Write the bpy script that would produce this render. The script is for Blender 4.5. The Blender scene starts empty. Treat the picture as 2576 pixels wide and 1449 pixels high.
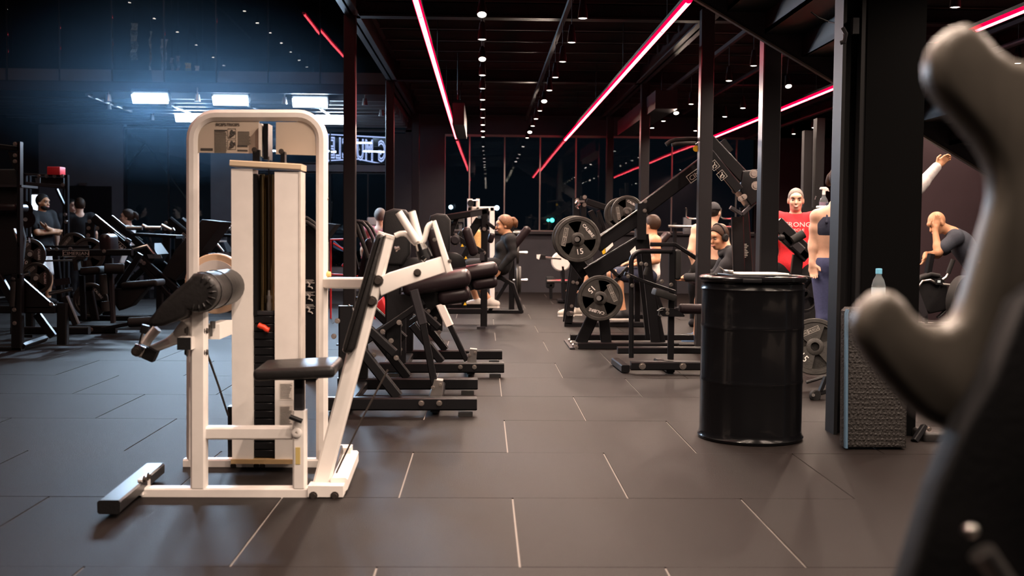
import bpy, bmesh, math, random
import numpy as np
from mathutils import Vector, Matrix
random.seed(7)
S = bpy.context.scene
COL = S.collection
PI = math.pi
# ------------------------------------------------------------------ camera (2576 x 1449 frame)
FP, CX, CY = 2800.0, 1288.0, 724.5
HC = 1.16
VPX, VPY, ROLL = 1217.0, 582.0, 0.008
_y = Vector(((VPX-CX)/FP, -(VPY-CY)/FP, -1.0)).normalized()
_u = Vector((math.sin(ROLL), math.cos(ROLL), 0.0))
_z = (_u - _y*_u.dot(_y)).normalized()
_x = _y.cross(_z)
M3 = Matrix((_x, _y, _z))
cam_d = bpy.data.cameras.new('camera'); cam = bpy.data.objects.new('camera', cam_d); COL.objects.link(cam)
cam.matrix_world = Matrix.Translation((0, 0, HC)) @ M3.to_4x4()
cam_d.sensor_width = 36.0; cam_d.lens = 36.0*FP/2576.0
cam_d.clip_start = 0.05; cam_d.clip_end = 200
cam_d.dof.use_dof = True; cam_d.dof.focus_distance = 8.0; cam_d.dof.aperture_fstop = 2.9
S.camera = cam
S.view_settings.view_transform = 'Standard'; S.view_settings.look = 'None'
S.view_settings.gamma = 1.0; S.view_settings.use_curve_mapping = False
S.view_settings.exposure = 0.75
S.cycles.use_denoising = True
S.cycles.max_bounces = 8; S.cycles.transparent_max_bounces = 16
S.cycles.sample_clamp_indirect = 6.0
W = bpy.data.worlds.new('night'); S.world = W; W.use_nodes = True
W.node_tree.nodes['Background'].inputs[0].default_value = (0.010, 0.016, 0.024, 1)
W.node_tree.nodes['Background'].inputs[1].default_value = 0.15

def ray(px, py): return (M3 @ Vector(((px-CX)/FP, -(py-CY)/FP, -1.0)))
def at(px, py, Y):
    d = ray(px, py); t = Y/d.y; return Vector((d.x*t, Y, HC+d.z*t))
def ground(px, py, z=0.0):
    d = ray(px, py); t = (z-HC)/d.z; return Vector((d.x*t, d.y*t, z))
def V(*a): return Vector(a)
def m(px, Y): return px*Y/FP

# ------------------------------------------------------------------ materials
MATS = {}
def mat(name, col, rough=0.5, metal=0.0, var=0.0, scale=40.0, bump=0.0, bscale=200.0, emit=None, es=1.0, trans=0.0, ior=1.45, coat=0.0, alpha=1.0, spec=None):
    mt = bpy.data.materials.new(name); mt.use_nodes = True
    nt = mt.node_tree; b = nt.nodes['Principled BSDF']
    b.inputs['Base Color'].default_value = (*col, 1); b.inputs['Roughness'].default_value = rough
    b.inputs['Metallic'].default_value = metal; b.inputs['IOR'].default_value = ior
    b.inputs['Transmission Weight'].default_value = trans; b.inputs['Coat Weight'].default_value = coat
    b.inputs['Alpha'].default_value = alpha
    b.inputs['Specular IOR Level'].default_value = spec if spec is not None else (0.25 if max(col) < 0.05 and metal == 0 else 0.5)
    if emit:
        b.inputs['Emission Color'].default_value = (*emit, 1); b.inputs['Emission Strength'].default_value = es
    tc = nt.nodes.new('ShaderNodeTexCoord')
    if var > 0:
        n = nt.nodes.new('ShaderNodeTexNoise'); n.inputs['Scale'].default_value = scale; n.inputs['Detail'].default_value = 6
        r = nt.nodes.new('ShaderNodeMapRange'); r.inputs['From Min'].default_value = 0.3; r.inputs['From Max'].default_value = 0.7
        r.inputs['To Min'].default_value = 1-var; r.inputs['To Max'].default_value = 1+var
        mx = nt.nodes.new('ShaderNodeVectorMath'); mx.operation = 'SCALE'; mx.inputs[0].default_value = col
        nt.links.new(tc.outputs['Object'], n.inputs['Vector']); nt.links.new(n.outputs['Fac'], r.inputs['Value'])
        nt.links.new(r.outputs['Result'], mx.inputs['Scale']); nt.links.new(mx.outputs[0], b.inputs['Base Color'])
    if bump > 0:
        n2 = nt.nodes.new('ShaderNodeTexNoise'); n2.inputs['Scale'].default_value = bscale; n2.inputs['Detail'].default_value = 3
        bp = nt.nodes.new('ShaderNodeBump'); bp.inputs['Strength'].default_value = bump; bp.inputs['Distance'].default_value = 0.01
        nt.links.new(tc.outputs['Object'], n2.inputs['Vector']); nt.links.new(n2.outputs['Fac'], bp.inputs['Height'])
        nt.links.new(bp.outputs['Normal'], b.inputs['Normal'])
    MATS[name] = mt; return mt
K = mat
rubber = K('rubber_tile', (0.0084, 0.0064, 0.0059), 0.50, var=0.30, scale=160, spec=.12, bump=0.35, bscale=260)
grout = K('pale_joint', (0.20, 0.18, 0.165), 0.8)
black = K('black_powdercoat', (0.007, 0.007, 0.008), 0.30, bump=0.05, bscale=500)
blackm = K('black_matt', (0.010, 0.010, 0.011), 0.6, bump=0.1, bscale=120)
wallb = K('black_wall_paint', (0.030, 0.029, 0.034), 0.7, var=0.12, scale=3, bump=0.08, bscale=60)
wallg = K('grey_wall_paint', (0.12, 0.125, 0.14), 0.7, var=0.1, scale=3)
wallm = K('maroon_wall_paint', (0.034, 0.021, 0.025), 0.75, var=0.12, scale=2, bump=0.08, bscale=60)
ceilm = K('black_ceiling', (0.012, 0.011, 0.012), 0.75)
steelb = K('dark_steel', (0.022, 0.021, 0.024), 0.42, bump=0.05, bscale=80)
white = K('white_powdercoat', (0.76, 0.72, 0.68), 0.35, var=0.04, scale=12)
offw = K('worn_white_paint', (0.62, 0.57, 0.52), 0.4, var=0.1, scale=25)
chrome = K('chrome', (0.75, 0.73, 0.70), 0.16, 1.0)
steel = K('brushed_steel', (0.5, 0.48, 0.46), 0.3, 1.0)
bolt = K('zinc_bolt', (0.42, 0.38, 0.35), 0.35, 1.0)
dbolt = K('dark_bolt', (0.06, 0.05, 0.045), 0.45, 0.6)
leather = K('black_leather', (0.016, 0.015, 0.015), 0.36, bump=0.18, bscale=45)
pvc = K('burgundy_black_vinyl', (0.013, 0.0085, 0.010), 0.33, bump=0.1, bscale=60)
rubb = K('black_rubber', (0.012, 0.012, 0.012), 0.7, bump=0.2, bscale=150)
iron = K('cast_iron', (0.040, 0.038, 0.035), 0.42, 0.3, var=0.25, scale=18, bump=0.15, bscale=90)
plastic = K('black_plastic', (0.011, 0.011, 0.012), 0.4)
paint = K('white_print', (0.75, 0.72, 0.68), 0.6)
dprint = K('dark_print', (0.05, 0.045, 0.04), 0.6)
yellow = K('yellow_print', (0.75, 0.48, 0.02), 0.5)
beige = K('beige_placard', (0.45, 0.38, 0.30), 0.45, var=0.05, scale=6)
tan = K('tan_plastic', (0.70, 0.50, 0.33), 0.4)
brown = K('smoked_brown_panel', (0.10, 0.065, 0.025), 0.18, 0.4)
redp = K('red_plastic', (0.85, 0.06, 0.02), 0.4)
redc = K('red_paint', (0.45, 0.015, 0.02), 0.45)
bluec = K('blue_cloth', (0.05, 0.16, 0.35), 0.6)
yellowl = K('aged_yellow_sticker', (0.55, 0.42, 0.15), 0.5)
drumm = K('gloss_black_drum', (0.003, 0.003, 0.0035), 0.2, coat=0.1, spec=.2, bump=0.02, bscale=6)
def glass(name, tint, rough=0.0):
    mt = bpy.data.materials.new(name); mt.use_nodes = True; nt = mt.node_tree; nt.nodes.clear()
    o = nt.nodes.new('ShaderNodeOutputMaterial'); mx = nt.nodes.new('ShaderNodeMixShader')
    t = nt.nodes.new('ShaderNodeBsdfTransparent'); t.inputs[0].default_value = (*tint, 1)
    g = nt.nodes.new('ShaderNodeBsdfGlossy'); g.inputs['Roughness'].default_value = rough
    fr = nt.nodes.new('ShaderNodeFresnel'); fr.inputs['IOR'].default_value = 1.75
    n = nt.nodes.new('ShaderNodeTexNoise'); n.inputs['Scale'].default_value = 1.1; n.inputs['Detail'].default_value = 1
    tc = nt.nodes.new('ShaderNodeTexCoord'); bp = nt.nodes.new('ShaderNodeBump'); bp.inputs['Strength'].default_value = 0.06; bp.inputs['Distance'].default_value = 0.03
    L = nt.links.new
    L(tc.outputs['Object'], n.inputs['Vector']); L(n.outputs['Fac'], bp.inputs['Height']); L(bp.outputs['Normal'], g.inputs['Normal'])
    L(fr.outputs[0], mx.inputs[0]); L(t.outputs[0], mx.inputs[1]); L(g.outputs[0], mx.inputs[2]); L(mx.outputs[0], o.inputs[0])
    MATS[name] = mt; return mt
nightglass = glass('night_window_glass', (0.75, 0.82, 0.85))
def emis(name, col, s):
    mt = bpy.data.materials.new(name); mt.use_nodes = True; nt = mt.node_tree; nt.nodes.clear()
    o = nt.nodes.new('ShaderNodeOutputMaterial'); e = nt.nodes.new('ShaderNodeEmission')
    e.inputs[0].default_value = (*col, 1); e.inputs[1].default_value = s
    nt.links.new(e.outputs[0], o.inputs[0]); return mt
redcore = emis('neon_core', (1.0, 0.075, 0.10), 11.0)
redglow = emis('neon_sleeve', (1.0, 0.0, 0.035), 1.3)
lampface = emis('lamp_face', (1.0, 0.86, 0.74), 14.0)
ledface = emis('led_flood_face', (0.62, 0.80, 1.0), 60.0)
neonsign = emis('neon_sign_tube', (0.55, 0.6, 1.0), 1.1)
streetl = emis('street_lamp_glow', (0.7, 0.85, 1.0), 8.0)
greenl = emis('green_signal_glow', (0.1, 0.9, 0.75), 4.0)

# ------------------------------------------------------------------ mesh builder
class MB:
    def __init__(s): s.v = []; s.f = []
    def add(s, vs, fs):
        o = len(s.v); s.v += [tuple(v) for v in vs]; s.f += [tuple(i+o for i in f) for f in fs]; return s
    def sweep(s, pts, prof, ref=None, closed=False):
        """Sweep a 2D profile (a along side, b along ref) along a polyline with mitred corners."""
        pts = [Vector(p) for p in pts]; n = len(pts); k = len(prof)
        if ref is None: ref = Vector((0, 1, 0))
        rings = []
        for i, p in enumerate(pts):
            a = pts[i-1] if (i > 0 or closed) else None; b = pts[(i+1) % n] if (i < n-1 or closed) else None
            d1 = (p-a).normalized() if a is not None else None; d2 = (b-p).normalized() if b is not None else None
            t = d2 if d1 is None else d1 if d2 is None else (d1+d2)
            t = t.normalized() if t.length > 1e-6 else d1
            sd = t.cross(ref)
            if sd.length < 1e-4: sd = t.cross(Vector((1, 0, 0))); 
            sd.normalize(); up = sd.cross(t).normalized()
            mit = 1.0
            if d1 is not None and d2 is not None: mit = 1.0/max(0.4, abs(d1.dot(t)))
            rings.append([p + sd*(q[0]*mit) + up*q[1] for q in prof])
        fs = []
        m_ = n if closed else n-1
        for i in range(m_):
            j = (i+1) % n
            for q in range(k):
                r = (q+1) % k; fs.append((i*k+q, i*k+r, j*k+r, j*k+q))
        if not closed: fs += [tuple(range(k-1, -1, -1)), tuple((n-1)*k+q for q in range(k))]
        return s.add([v for r in rings for v in r], fs)
    def bar(s, p, q, w, d, ref=None, ch=0.14):
        c = min(w, d)*ch; a, b = w/2, d/2
        pr = [(-a+c, -b), (a-c, -b), (a, -b+c), (a, b-c), (a-c, b), (-a+c, b), (-a, b-c), (-a, -b+c)]
        return s.sweep([p, q], pr, ref)
    def path(s, pts, w, d, ref=None, ch=0.2, closed=False):
        c = min(w, d)*ch; a, b = w/2, d/2
        pr = [(-a+c, -b), (a-c, -b), (a, -b+c), (a, b-c), (a-c, b), (-a+c, b), (-a, b-c), (-a, -b+c)]
        return s.sweep(pts, pr, ref, closed)
    def tube(s, pts, r, n=12, closed=False):
        pts = [Vector(p) for p in pts]
        d = (pts[-1]-pts[0]) if not closed else (pts[1]-pts[0])
        nrm = Vector((0, 0, 0))
        for i in range(1, len(pts)-1): nrm += (pts[i]-pts[i-1]).cross(pts[i+1]-pts[i])
        if nrm.length > 1e-7: ref = nrm.normalized()
        else: ref = Vector((0, 1, 0)) if abs(d.normalized().y) < 0.9 else Vector((0, 0, 1))
        return s.sweep(pts, [(r*math.cos(2*PI*i/n), r*math.sin(2*PI*i/n)) for i in range(n)], ref, closed)
    def cyl(s, p, q, r1, r2=None, n=20):
        return s.lathe([(0, r1), (1, r1 if r2 is None else r2)], p, Vector(q)-Vector(p), n, rel=True)
    def lathe(s, prof, o, axis, n=32, rel=False):
        """prof: list of (t along axis, radius)."""
        o = Vector(o); ax = Vector(axis); L = ax.length if rel else 1.0; ax = ax.normalized()
        e = ax.orthogonal().normalized(); g = ax.cross(e)
        vs = []; fs = []
        for (t, r) in prof:
            for i in range(n):
                a = 2*PI*i/n; vs.append(o + ax*(t*L) + (e*math.cos(a)+g*math.sin(a))*r)
        for j in range(len(prof)-1):
            for i in range(n):
                k = (i+1) % n; fs.append((j*n+i, j*n+k, (j+1)*n+k, (j+1)*n+i))
        fs.append(tuple(range(n-1, -1, -1))); fs.append(tuple((len(prof)-1)*n+i for i in range(n)))
        return s.add(vs, fs)
    def box(s, c, sz, rot=None, ch=0.0):
        c = Vector(c); a, b, h = sz[0]/2, sz[1]/2, sz[2]/2
        vs = [Vector((x, y, z)) for z in (-h, h) for y in (-b, b) for x in (-a, a)]
        if rot is not None: vs = [rot @ v for v in vs]
        return s.add([v+c for v in vs], [(0, 2, 3, 1), (4, 5, 7, 6), (0, 1, 5, 4), (1, 3, 7, 5), (3, 2, 6, 7), (2, 0, 4, 6)])
    def bb(s, x0, x1, y0, y1, z0, z1): return s.box(((x0+x1)/2, (y0+y1)/2, (z0+z1)/2), (abs(x1-x0), abs(y1-y0), abs(z1-z0)))
    def rbox(s, c, sz, r, seg=3, rot=None):
        bm = bmesh.new(); bmesh.ops.create_cube(bm, size=1.0)
        for v in bm.verts: v.co = Vector((v.co.x*sz[0], v.co.y*sz[1], v.co.z*sz[2]))
        bmesh.ops.bevel(bm, geom=bm.edges[:], offset=r, segments=seg, affect='EDGES', profile=0.5)
        bm.verts.ensure_lookup_table(); bm.verts.index_update()
        vs = [(rot @ v.co if rot is not None else v.co) + Vector(c) for v in bm.verts]
        fs = [[v.index for v in f.verts] for f in bm.faces]; bm.free()
        return s.add(vs, fs)
    def prism(s, poly, thick, ax=None, round_=0.0, seg=3):
        """Extrude a planar 3D polygon by thick along ax (default +Y); optional rounded rim."""
        ax = Vector(ax or (0, 1, 0)).normalized(); poly = [Vector(p) for p in poly]; n = len(poly)
        c = sum(poly, Vector())/n
        def ins(t):
            out = []
            for i in range(n):
                a, b, d = poly[i-1], poly[i], poly[(i+1) % n]
                e1 = (b-a).normalized(); e2 = (d-b).normalized()
                n1 = ax.cross(e1); n2 = ax.cross(e2); nn = (n1+n2)
                nn = nn.normalized()/max(0.5, (1+n1.dot(n2))**0.5/1.4142) if nn.length > 1e-5 else n1
                out.append(b + nn*t)
            return out
        area = sum(((poly[i]-c).cross(poly[(i+1) % n]-c)).dot(ax) for i in range(n))
        sg = 1 if area > 0 else -1
        rings = []
        if round_ > 0:
            for i in range(seg+1):
                a = PI/2*i/seg; rings.append((ins(sg*round_*(1-math.sin(a))), round_*(1-math.cos(a))))
            for i in range(seg+1):
                a = PI/2*(1-i/seg); rings.append((ins(sg*round_*(1-math.sin(a))), thick-round_*(1-math.cos(a))))
        else: rings = [(poly, 0.0), (poly, thick)]
        vs = [p+ax*t for r, t in rings for p in r]; fs = []
        for j in range(len(rings)-1):
            for i in range(n):
                k = (i+1) % n; fs.append((j*n+i, j*n+k, (j+1)*n+k, (j+1)*n+i))
        fs += [tuple(range(n-1, -1, -1)), tuple((len(rings)-1)*n+i for i in range(n))]
        return s.add(vs, fs)
    def ell(s, c, r, n=16, rot=None):
        vs = []; fs = []; c = Vector(c); h = n//2
        for j in range(1, h):
            a = PI*j/h
            for i in range(n):
                b = 2*PI*i/n; v = Vector((r[0]*math.sin(a)*math.cos(b), r[1]*math.sin(a)*math.sin(b), r[2]*math.cos(a)))
                vs.append(c + (rot @ v if rot is not None else v))
        t = Vector((0, 0, r[2])); t = rot @ t if rot is not None else t
        vs += [c+t, c-t]; T = len(vs)-2
        for j in range(h-2):
            for i in range(n):
                k = (i+1) % n; fs.append((j*n+i, (j+1)*n+i, (j+1)*n+k, j*n+k))
        for i in range(n):
            k = (i+1) % n; fs.append((T, i, k)); fs.append((T+1, (h-2)*n+k, (h-2)*n+i))
        return s.add(vs, fs)
    def text(s, txt, o, right, up, h, depth=0.002, align='CENTER', sx=1.0):
        cu = bpy.data.curves.new('t', 'FONT'); cu.body = txt; cu.size = 1.0; cu.align_x = align; cu.extrude = 0.0
        cu.resolution_u = 2
        ob = bpy.data.objects.new('t', cu); COL.objects.link(ob)
        dg = bpy.context.evaluated_depsgraph_get(); me = bpy.data.meshes.new_from_object(ob.evaluated_get(dg))
        R = Vector(right).normalized(); U = Vector(up).normalized(); N = R.cross(U)
        k = h/0.7; o = Vector(o)
        vs = [o + R*(v.co.x*k*sx) + U*((v.co.y-0.35)*k) for v in me.vertices]
        fs = [tuple(p.vertices) for p in me.polygons]
        # give the letters a small real thickness
        nv = len(vs); vs2 = [v + N*depth for v in vs]
        ec = {}
        for f in fs:
            for i in range(len(f)): e = (f[i], f[(i+1) % len(f)]); ec[e] = 1
        side = [(e[0], e[1], e[1]+nv, e[0]+nv) for e in ec if (e[1], e[0]) not in ec]
        s.add(vs+vs2, [tuple(reversed(f)) for f in fs] + [tuple(i+nv for i in f) for f in fs] + side)
        bpy.data.objects.remove(ob); bpy.data.curves.remove(cu); bpy.data.meshes.remove(me)
        return s

ROOT = {}
def wl(o):
    return ROOT.get(o.name, Vector((0, 0, 0)))
def mk(name, mb, mt, parent=None, label=None, sharp=38, loc=None):
    off = Vector((0, 0, 0))
    if parent is not None: off = wl(parent)
    elif loc is not None: off = Vector(loc)
    me = bpy.data.meshes.new(name)
    me.from_pydata([tuple(Vector(v)-off) for v in mb.v], [], mb.f)
    bm = bmesh.new(); bm.from_mesh(me); bmesh.ops.recalc_face_normals(bm, faces=bm.faces[:]); bm.to_mesh(me); bm.free()
    me.shade_smooth(); me.set_sharp_from_angle(angle=math.radians(sharp))
    me.materials.append(mt)
    o = bpy.data.objects.new(name, me); COL.objects.link(o)
    if parent is not None: o.parent = parent
    else: o.location = off
    ROOT[o.name] = off
    if label: o['label'] = label
    return o
def tag(o, label, cat, group=None):
    o['label'] = label; o['category'] = cat
    if group: o['group'] = group
    return o
def thing(name, label, cat, loc, group=None):
    o = bpy.data.objects.new(name, None); COL.objects.link(o); o.location = loc; o.empty_display_size = 0.1
    ROOT[o.name] = Vector(loc); return tag(o, label, cat, group)
def struct(name, mb, mt, parent=None):
    o = mk(name, mb, mt, parent)
    if parent is None: o['kind'] = 'structure'
    return o
def dup(o, delta, label=None, group=None, parent=None):
    c = o.copy(); COL.objects.link(c)
    if parent is None: c.location = Vector(o.location)+Vector(delta)
    else: c.parent = parent
    ROOT[c.name] = ROOT[o.name]+Vector(delta)
    if label: c['label'] = label
    if group: c['group'] = group
    for ch in list(o.children): dup(ch, delta, None, None, c)
    return c
# ------------------------------------------------------------------ lights of the place
def spot(name, loc, target, power, col, size=2.0, blend=0.6, rad=0.04, parent=None):
    l = bpy.data.lights.new(name, 'SPOT'); l.energy = power; l.color = col; l.spot_size = size; l.spot_blend = blend; l.shadow_soft_size = rad
    o = bpy.data.objects.new(name, l); COL.objects.link(o)
    d = Vector(target)-Vector(loc); q = d.to_track_quat('-Z', 'Y')
    o.rotation_euler = q.to_euler(); o.location = Vector(loc)-(wl(parent) if parent else Vector()); 
    if parent: o.parent = parent
    return o
WARM = (1.0, 0.77, 0.62)
PEND_W = 80.0
BLOOM_DENSITY = 0.042
# ------------------------------------------------------------------ the building
YB = 21.3                       # back windows
CZ = 3.62                       # hall ceiling slab
XL, XR = -8.4, 8.6
base = struct('floor', MB().bb(XL, XR, -4, YB+0.3, -0.2, -0.005), grout)
rows = []
Yr = 1.80
tiles = []
tile_mesh = {}
k = 0
while Yr < 20.0:
    offx = -0.36 if k % 2 == 1 else 0.135
    x0 = math.floor((-0.47*Yr-1.6)); 
    for i in range(-9, 10):
        a = offx + i
        if a > 0.53*(Yr+1)+0.6 or a+1 < -0.45*(Yr+1)-0.6 or a < XL or a+1 > XR: continue
        tl = MB().bb(a+0.0033, a+1-0.0033, Yr+0.0015, Yr+1-0.0015, -0.013, 0.0)
        if 'm' not in tile_mesh:
            o = mk('rubber_tile', MB().bb(0.004, 1-0.004, 0.0015, 1-0.0015, -0.006, 0.0), rubber, base); tile_mesh['m'] = o
        else:
            o = tile_mesh['m'].copy(); COL.objects.link(o)
        o.location = (a, Yr, random.uniform(-0.0006, 0.0006))
    Yr += 1.0; k += 1
struct('trim_1', MB().bb(XL, XR, Yr, YB, -0.012, -0.001), rubber)     # far strip of matting
struct('trim_2', MB().bb(XL, XR, -4, 1.80, -0.012, 0.0), rubber)

# back wall: dark sill wall with windows above
wsill = 1.15
struct('wall_back', MB().bb(-1.2, 5.2, YB, YB+0.2, 0, wsill).bb(-1.5, XR, YB, YB+0.2, 3.0, CZ).bb(-1.75, -0.75, YB-0.01, YB+0.2, 0, 3.0), wallb)
struct('trim_3', MB().bb(-0.8, 5.2, YB-0.06, YB, wsill-0.03, wsill+0.02), steelb)
def pane(mb_frame, name, x0, x1, z0, z1, Y, mulls, par):
    xs = [x0]+mulls+[x1]
    for a, b in zip(xs[:-1], xs[1:]):
        o = mk('pane', MB().bb(a+0.012, b-0.012, Y, Y+0.012, z0, z1), nightglass, par)
        g = random.uniform(-0.006, 0.006); 
        c = Vector(((a+b)/2, Y, (z0+z1)/2)); 
        o.matrix_local = Matrix.Translation(c-wl(par)) @ Matrix.Rotation(g, 4, 'Z') @ Matrix.Rotation(random.uniform(-0.003, 0.003), 4, 'X') @ Matrix.Translation(-c+wl(par))
def win(n, x0, x1, z0, z1, Y, mulls, fm=None, w=0.022):
    fr = MB()
    for x in [x0]+mulls+[x1]: fr.bb(x-w/2, x+w/2, Y-0.02, Y+0.04, z0, z1)
    fr.bb(x0, x1, Y-0.02, Y+0.04, z0-0.02, z0+0.02).bb(x0, x1, Y-0.02, Y+0.04, z1-0.02, z1+0.02)
    o = struct('window_%d' % n, fr, fm or steel)
    pane(fr, '', x0, x1, z0, z1, Y, mulls, o); return o
def gx(px, Y): return at(px, 582, Y).x
win(1, gx(1118, YB), gx(1900, YB), wsill+0.02, 2.98, YB+0.02, [gx(p, YB) for p in (1180, 1268, 1357, 1447, 1525, 1607, 1688, 1770, 1850)])
# dark wall and door on the far left, then windows and pale piers of the left bay
zt = 3.05
wb = MB()
wb.bb(XL, gx(313, YB), YB, YB+0.2, 0, 3.3)
struct('wall_left_rear', wb, K('left_bay_paint', (0.11, 0.114, 0.13), 0.7, var=0.1, scale=3))
pier = MB().bb(gx(532, YB), gx(640, YB), YB-0.05, YB+0.2, 0, zt)
struct('trim_4', pier, wallg)
win(2, gx(313, YB), gx(532, YB), 0.45, zt, YB+0.02, [gx(424, YB)], steelb)
win(3, gx(640, YB), gx(1045, YB), 0.45, 2.25, YB+0.02, [gx(p, YB) for p in (745, 830, 925, 990)], steelb)
struct('trim_5', MB().bb(gx(313, YB), gx(640, YB), YB-0.02, YB+0.2, 0, 0.45).bb(gx(640, YB), -1.2, YB-0.02, YB+0.2, 0, 0.45).bb(gx(640, YB), gx(1045, YB), YB, YB+0.15, 2.25, 2.42), wallg)
win(4, gx(640, YB), gx(1045, YB), 2.42, zt, YB+0.02, [gx(830, YB)], steelb)
# cross bracing behind window 2
br = MB()
for a, b in (((313, 432), (366, 360)), ((366, 360), (470, 500)), ((366, 360), (330, 340))):
    br.bar(at(*a, YB+0.35), at(*b, YB+0.35), 0.035, 0.035)
mk('wind_brace', br, steel, bpy.data.objects['window_2'])
door = MB().bb(gx(176, YB), gx(282, YB), YB-0.05, YB, 0, at(200, 468, YB).z)
d1 = struct('door_1', door, blackm)
mk('door_closer', MB().bb(gx(205, YB), gx(222, YB), YB-0.12, YB-0.05, 1.95, 2.0), steel, d1)
mk('door_handle', MB().bb(gx(262, YB), gx(266, YB), YB-0.1, YB-0.05, 0.95, 1.15), steel, d1)
# left bay ceiling slab and the mezzanine glass above it
YM = 16.4
struct('ceiling_left_bay', MB().bb(XL, -1.45, YM, YB+0.2, 3.22, 3.45), K('left_bay_ceiling', (0.05, 0.052, 0.06), 0.6))
jb = MB()
for i in range(9):
    y = YM+0.35+i*0.52; jb.bb(XL, -1.45, y, y+0.08, 3.08, 3.22)
struct('trim_6', jb, K('left_bay_joist', (0.06, 0.062, 0.07), 0.5))
struct('trim_7', MB().bb(XL, -1.4, YM-0.06, YM, 3.13, 3.20).bb(XL, -1.4, YM-0.03, YM+0.1, 3.20, 3.26), steelb)
XM = [-6.9, -6.15, -5.4, -4.65, -3.9, -3.15, -2.4, -1.95]
win(5, -7.6, -1.40, 3.26, 6.6, YM, XM, blackm, 0.014)
struct('wall_mezzanine', MB().bb(XL, -7.6, YM, YM+0.1, 3.26, 6.8).bb(XL, -1.4, 20.2, 20.3, 3.45, 6.8), blackm)
struct('ceiling_high', MB().bb(XL, -1.2, -4, YB, 6.7, 6.9), ceilm)
struct('wall_left', MB().bb(XL-0.2, XL, -4, YB+0.2, 0, 6.9), blackm)
struct('trim_8', MB().bb(XL, XL+0.9, -4, YM+0.4, 2.95, 3.22), wallb)
struct('wall_hall_upper', MB().bb(-1.45, -1.25, -4, YB, CZ, 6.9), blackm)
# hall ceiling
struct('ceiling', MB().bb(-1.45, XR, -4, YB+0.2, CZ, CZ+0.15), ceilm)
jl = MB()
y = 6.6
joist = None
ceil_obj = bpy.data.objects['ceiling']
jm = K('ceiling_joist', (0.055, 0.048, 0.047), 0.45)
yy = 7.4
while yy < 21:
    ks = MB().bb(-1.2, 2.2, yy, yy+0.05, 3.45, CZ).bb(-1.2, 2.2, yy-0.03, yy+0.05, 3.45, 3.462)
    ks2 = MB().bb(2.3, 8.0, yy, yy+0.05, 3.45, CZ).bb(2.3, 8.0, yy-0.03, yy+0.05, 3.45, 3.462)
    mk('joist', ks, jm, ceil_obj); mk('joist', ks2, jm, ceil_obj); yy += 0.775
bm_ = MB()
for Y in (6.6, 11.35, 16.1, 20.8):
    mk('cross_beam', MB().bb(-1.3, 8.0, Y-0.07, Y+0.07, 3.30, 3.32).bb(-1.3, 8.0, Y-0.01, Y+0.01, 3.3, CZ).bb(-1.3, 8.0, Y-0.07, Y+0.07, 3.6, CZ), steelb, ceil_obj)
for X in (-1.33, 2.24, 5.9):
    mk('long_beam', MB().bb(X-0.07, X+0.07, -3, YB, 3.30, 3.32).bb(X-0.012, X+0.012, -3, YB, 3.3, CZ).bb(X-0.07, X+0.07, -3, YB, 3.6, CZ), steelb, ceil_obj)
# columns
colm = K('column_paint', (0.016, 0.0155, 0.017), 0.28, spec=.4)
pilm = K('pillar_paint', (0.006, 0.0059, 0.0065), 0.5, spec=.15)
def column(n, X, Y, w, top=3.3, d=None):
    d = d or w
    mb = MB().bar((X, Y, 0.012), (X, Y, top), w, d, ch=0.06); o = struct('trim_%d' % n, mb, colm)
    mk('foot_plate', MB().bb(X-w, X+w, Y-d, Y+d, 0.0, 0.012), steelb, o); return o
column(10, gx(880, 11.3), 11.3, 0.12); column(11, gx(980, 16.1), 16.1, 0.12); column(12, gx(1045, 20.6), 20.6, 0.14)
column(13, gx(1770, 10.75), 10.75, 0.126); column(14, gx(1618, 16.1), 16.1, 0.13); column(15, gx(1531, 20.7), 20.7, 0.13)
column(16, gx(1934, 8.7), 8.75, 0.145)
# broad pillar on the right: I-section left edge and boxed body
pb = ground(2079, 1092); PY = pb.y; pb.x += 0.035
pl = MB().bb(pb.x, pb.x+0.02, PY-0.02, PY+0.14, 0, 3.3).bb(pb.x+0.02, pb.x+0.12, PY+0.05, PY+0.07, 0, 3.3).bb(pb.x+0.10, pb.x+0.13, PY-0.04, PY+0.14, 0, 3.3)
pil = struct('trim_17', pl, pilm)
pil2 = struct('trim_18', MB().bb(pb.x+0.13, gx(2308, PY), PY-0.05, PY+0.45, 0, 3.3), K('pillar_black', (0.0015, 0.0015, 0.0016), 0.9, spec=.04))
mk('bracket', MB().bb(pb.x+0.04, pb.x+0.075, PY-0.07, PY-0.02, at(2124, 90, PY).z, at(2124, 50, PY).z), black, pil)
mk('bracket_clip', MB().tube([at(2120, 70, PY-.05), at(2128, 85, PY-.06), at(2124, 105, PY-.05), at(2114, 108, PY-.04)], 0.012, 8), steelb, pil)
# right bay
struct('wall_right_rear', MB().bb(5.2, XR, YB, YB+0.2, 0, CZ), wallm)
struct('wall_right', MB().bb(XR, XR+0.2, -4, YB+0.2, 0, CZ), wallm)
# maroon partition in the right bay
YP = 12.8
struct('wall_right_partition', MB().bb(gx(2150, YP), XR, YP, YP+0.12, 0, CZ), wallm)
struct('trim_19', MB().bb(gx(2012, YP), gx(2032, YP), YP-0.1, YP, 0, at(2020, 330, YP).z).bb(gx(2040, YP), gx(2060, YP), YP-0.14, YP, 0, at(2050, 300, YP).z), blackm)
struct('trim_20', MB().tube([(5.0, 9.0, HC+1.82), (5.0, YB, HC+1.82)], 0.03, 10), steelb)
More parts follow.
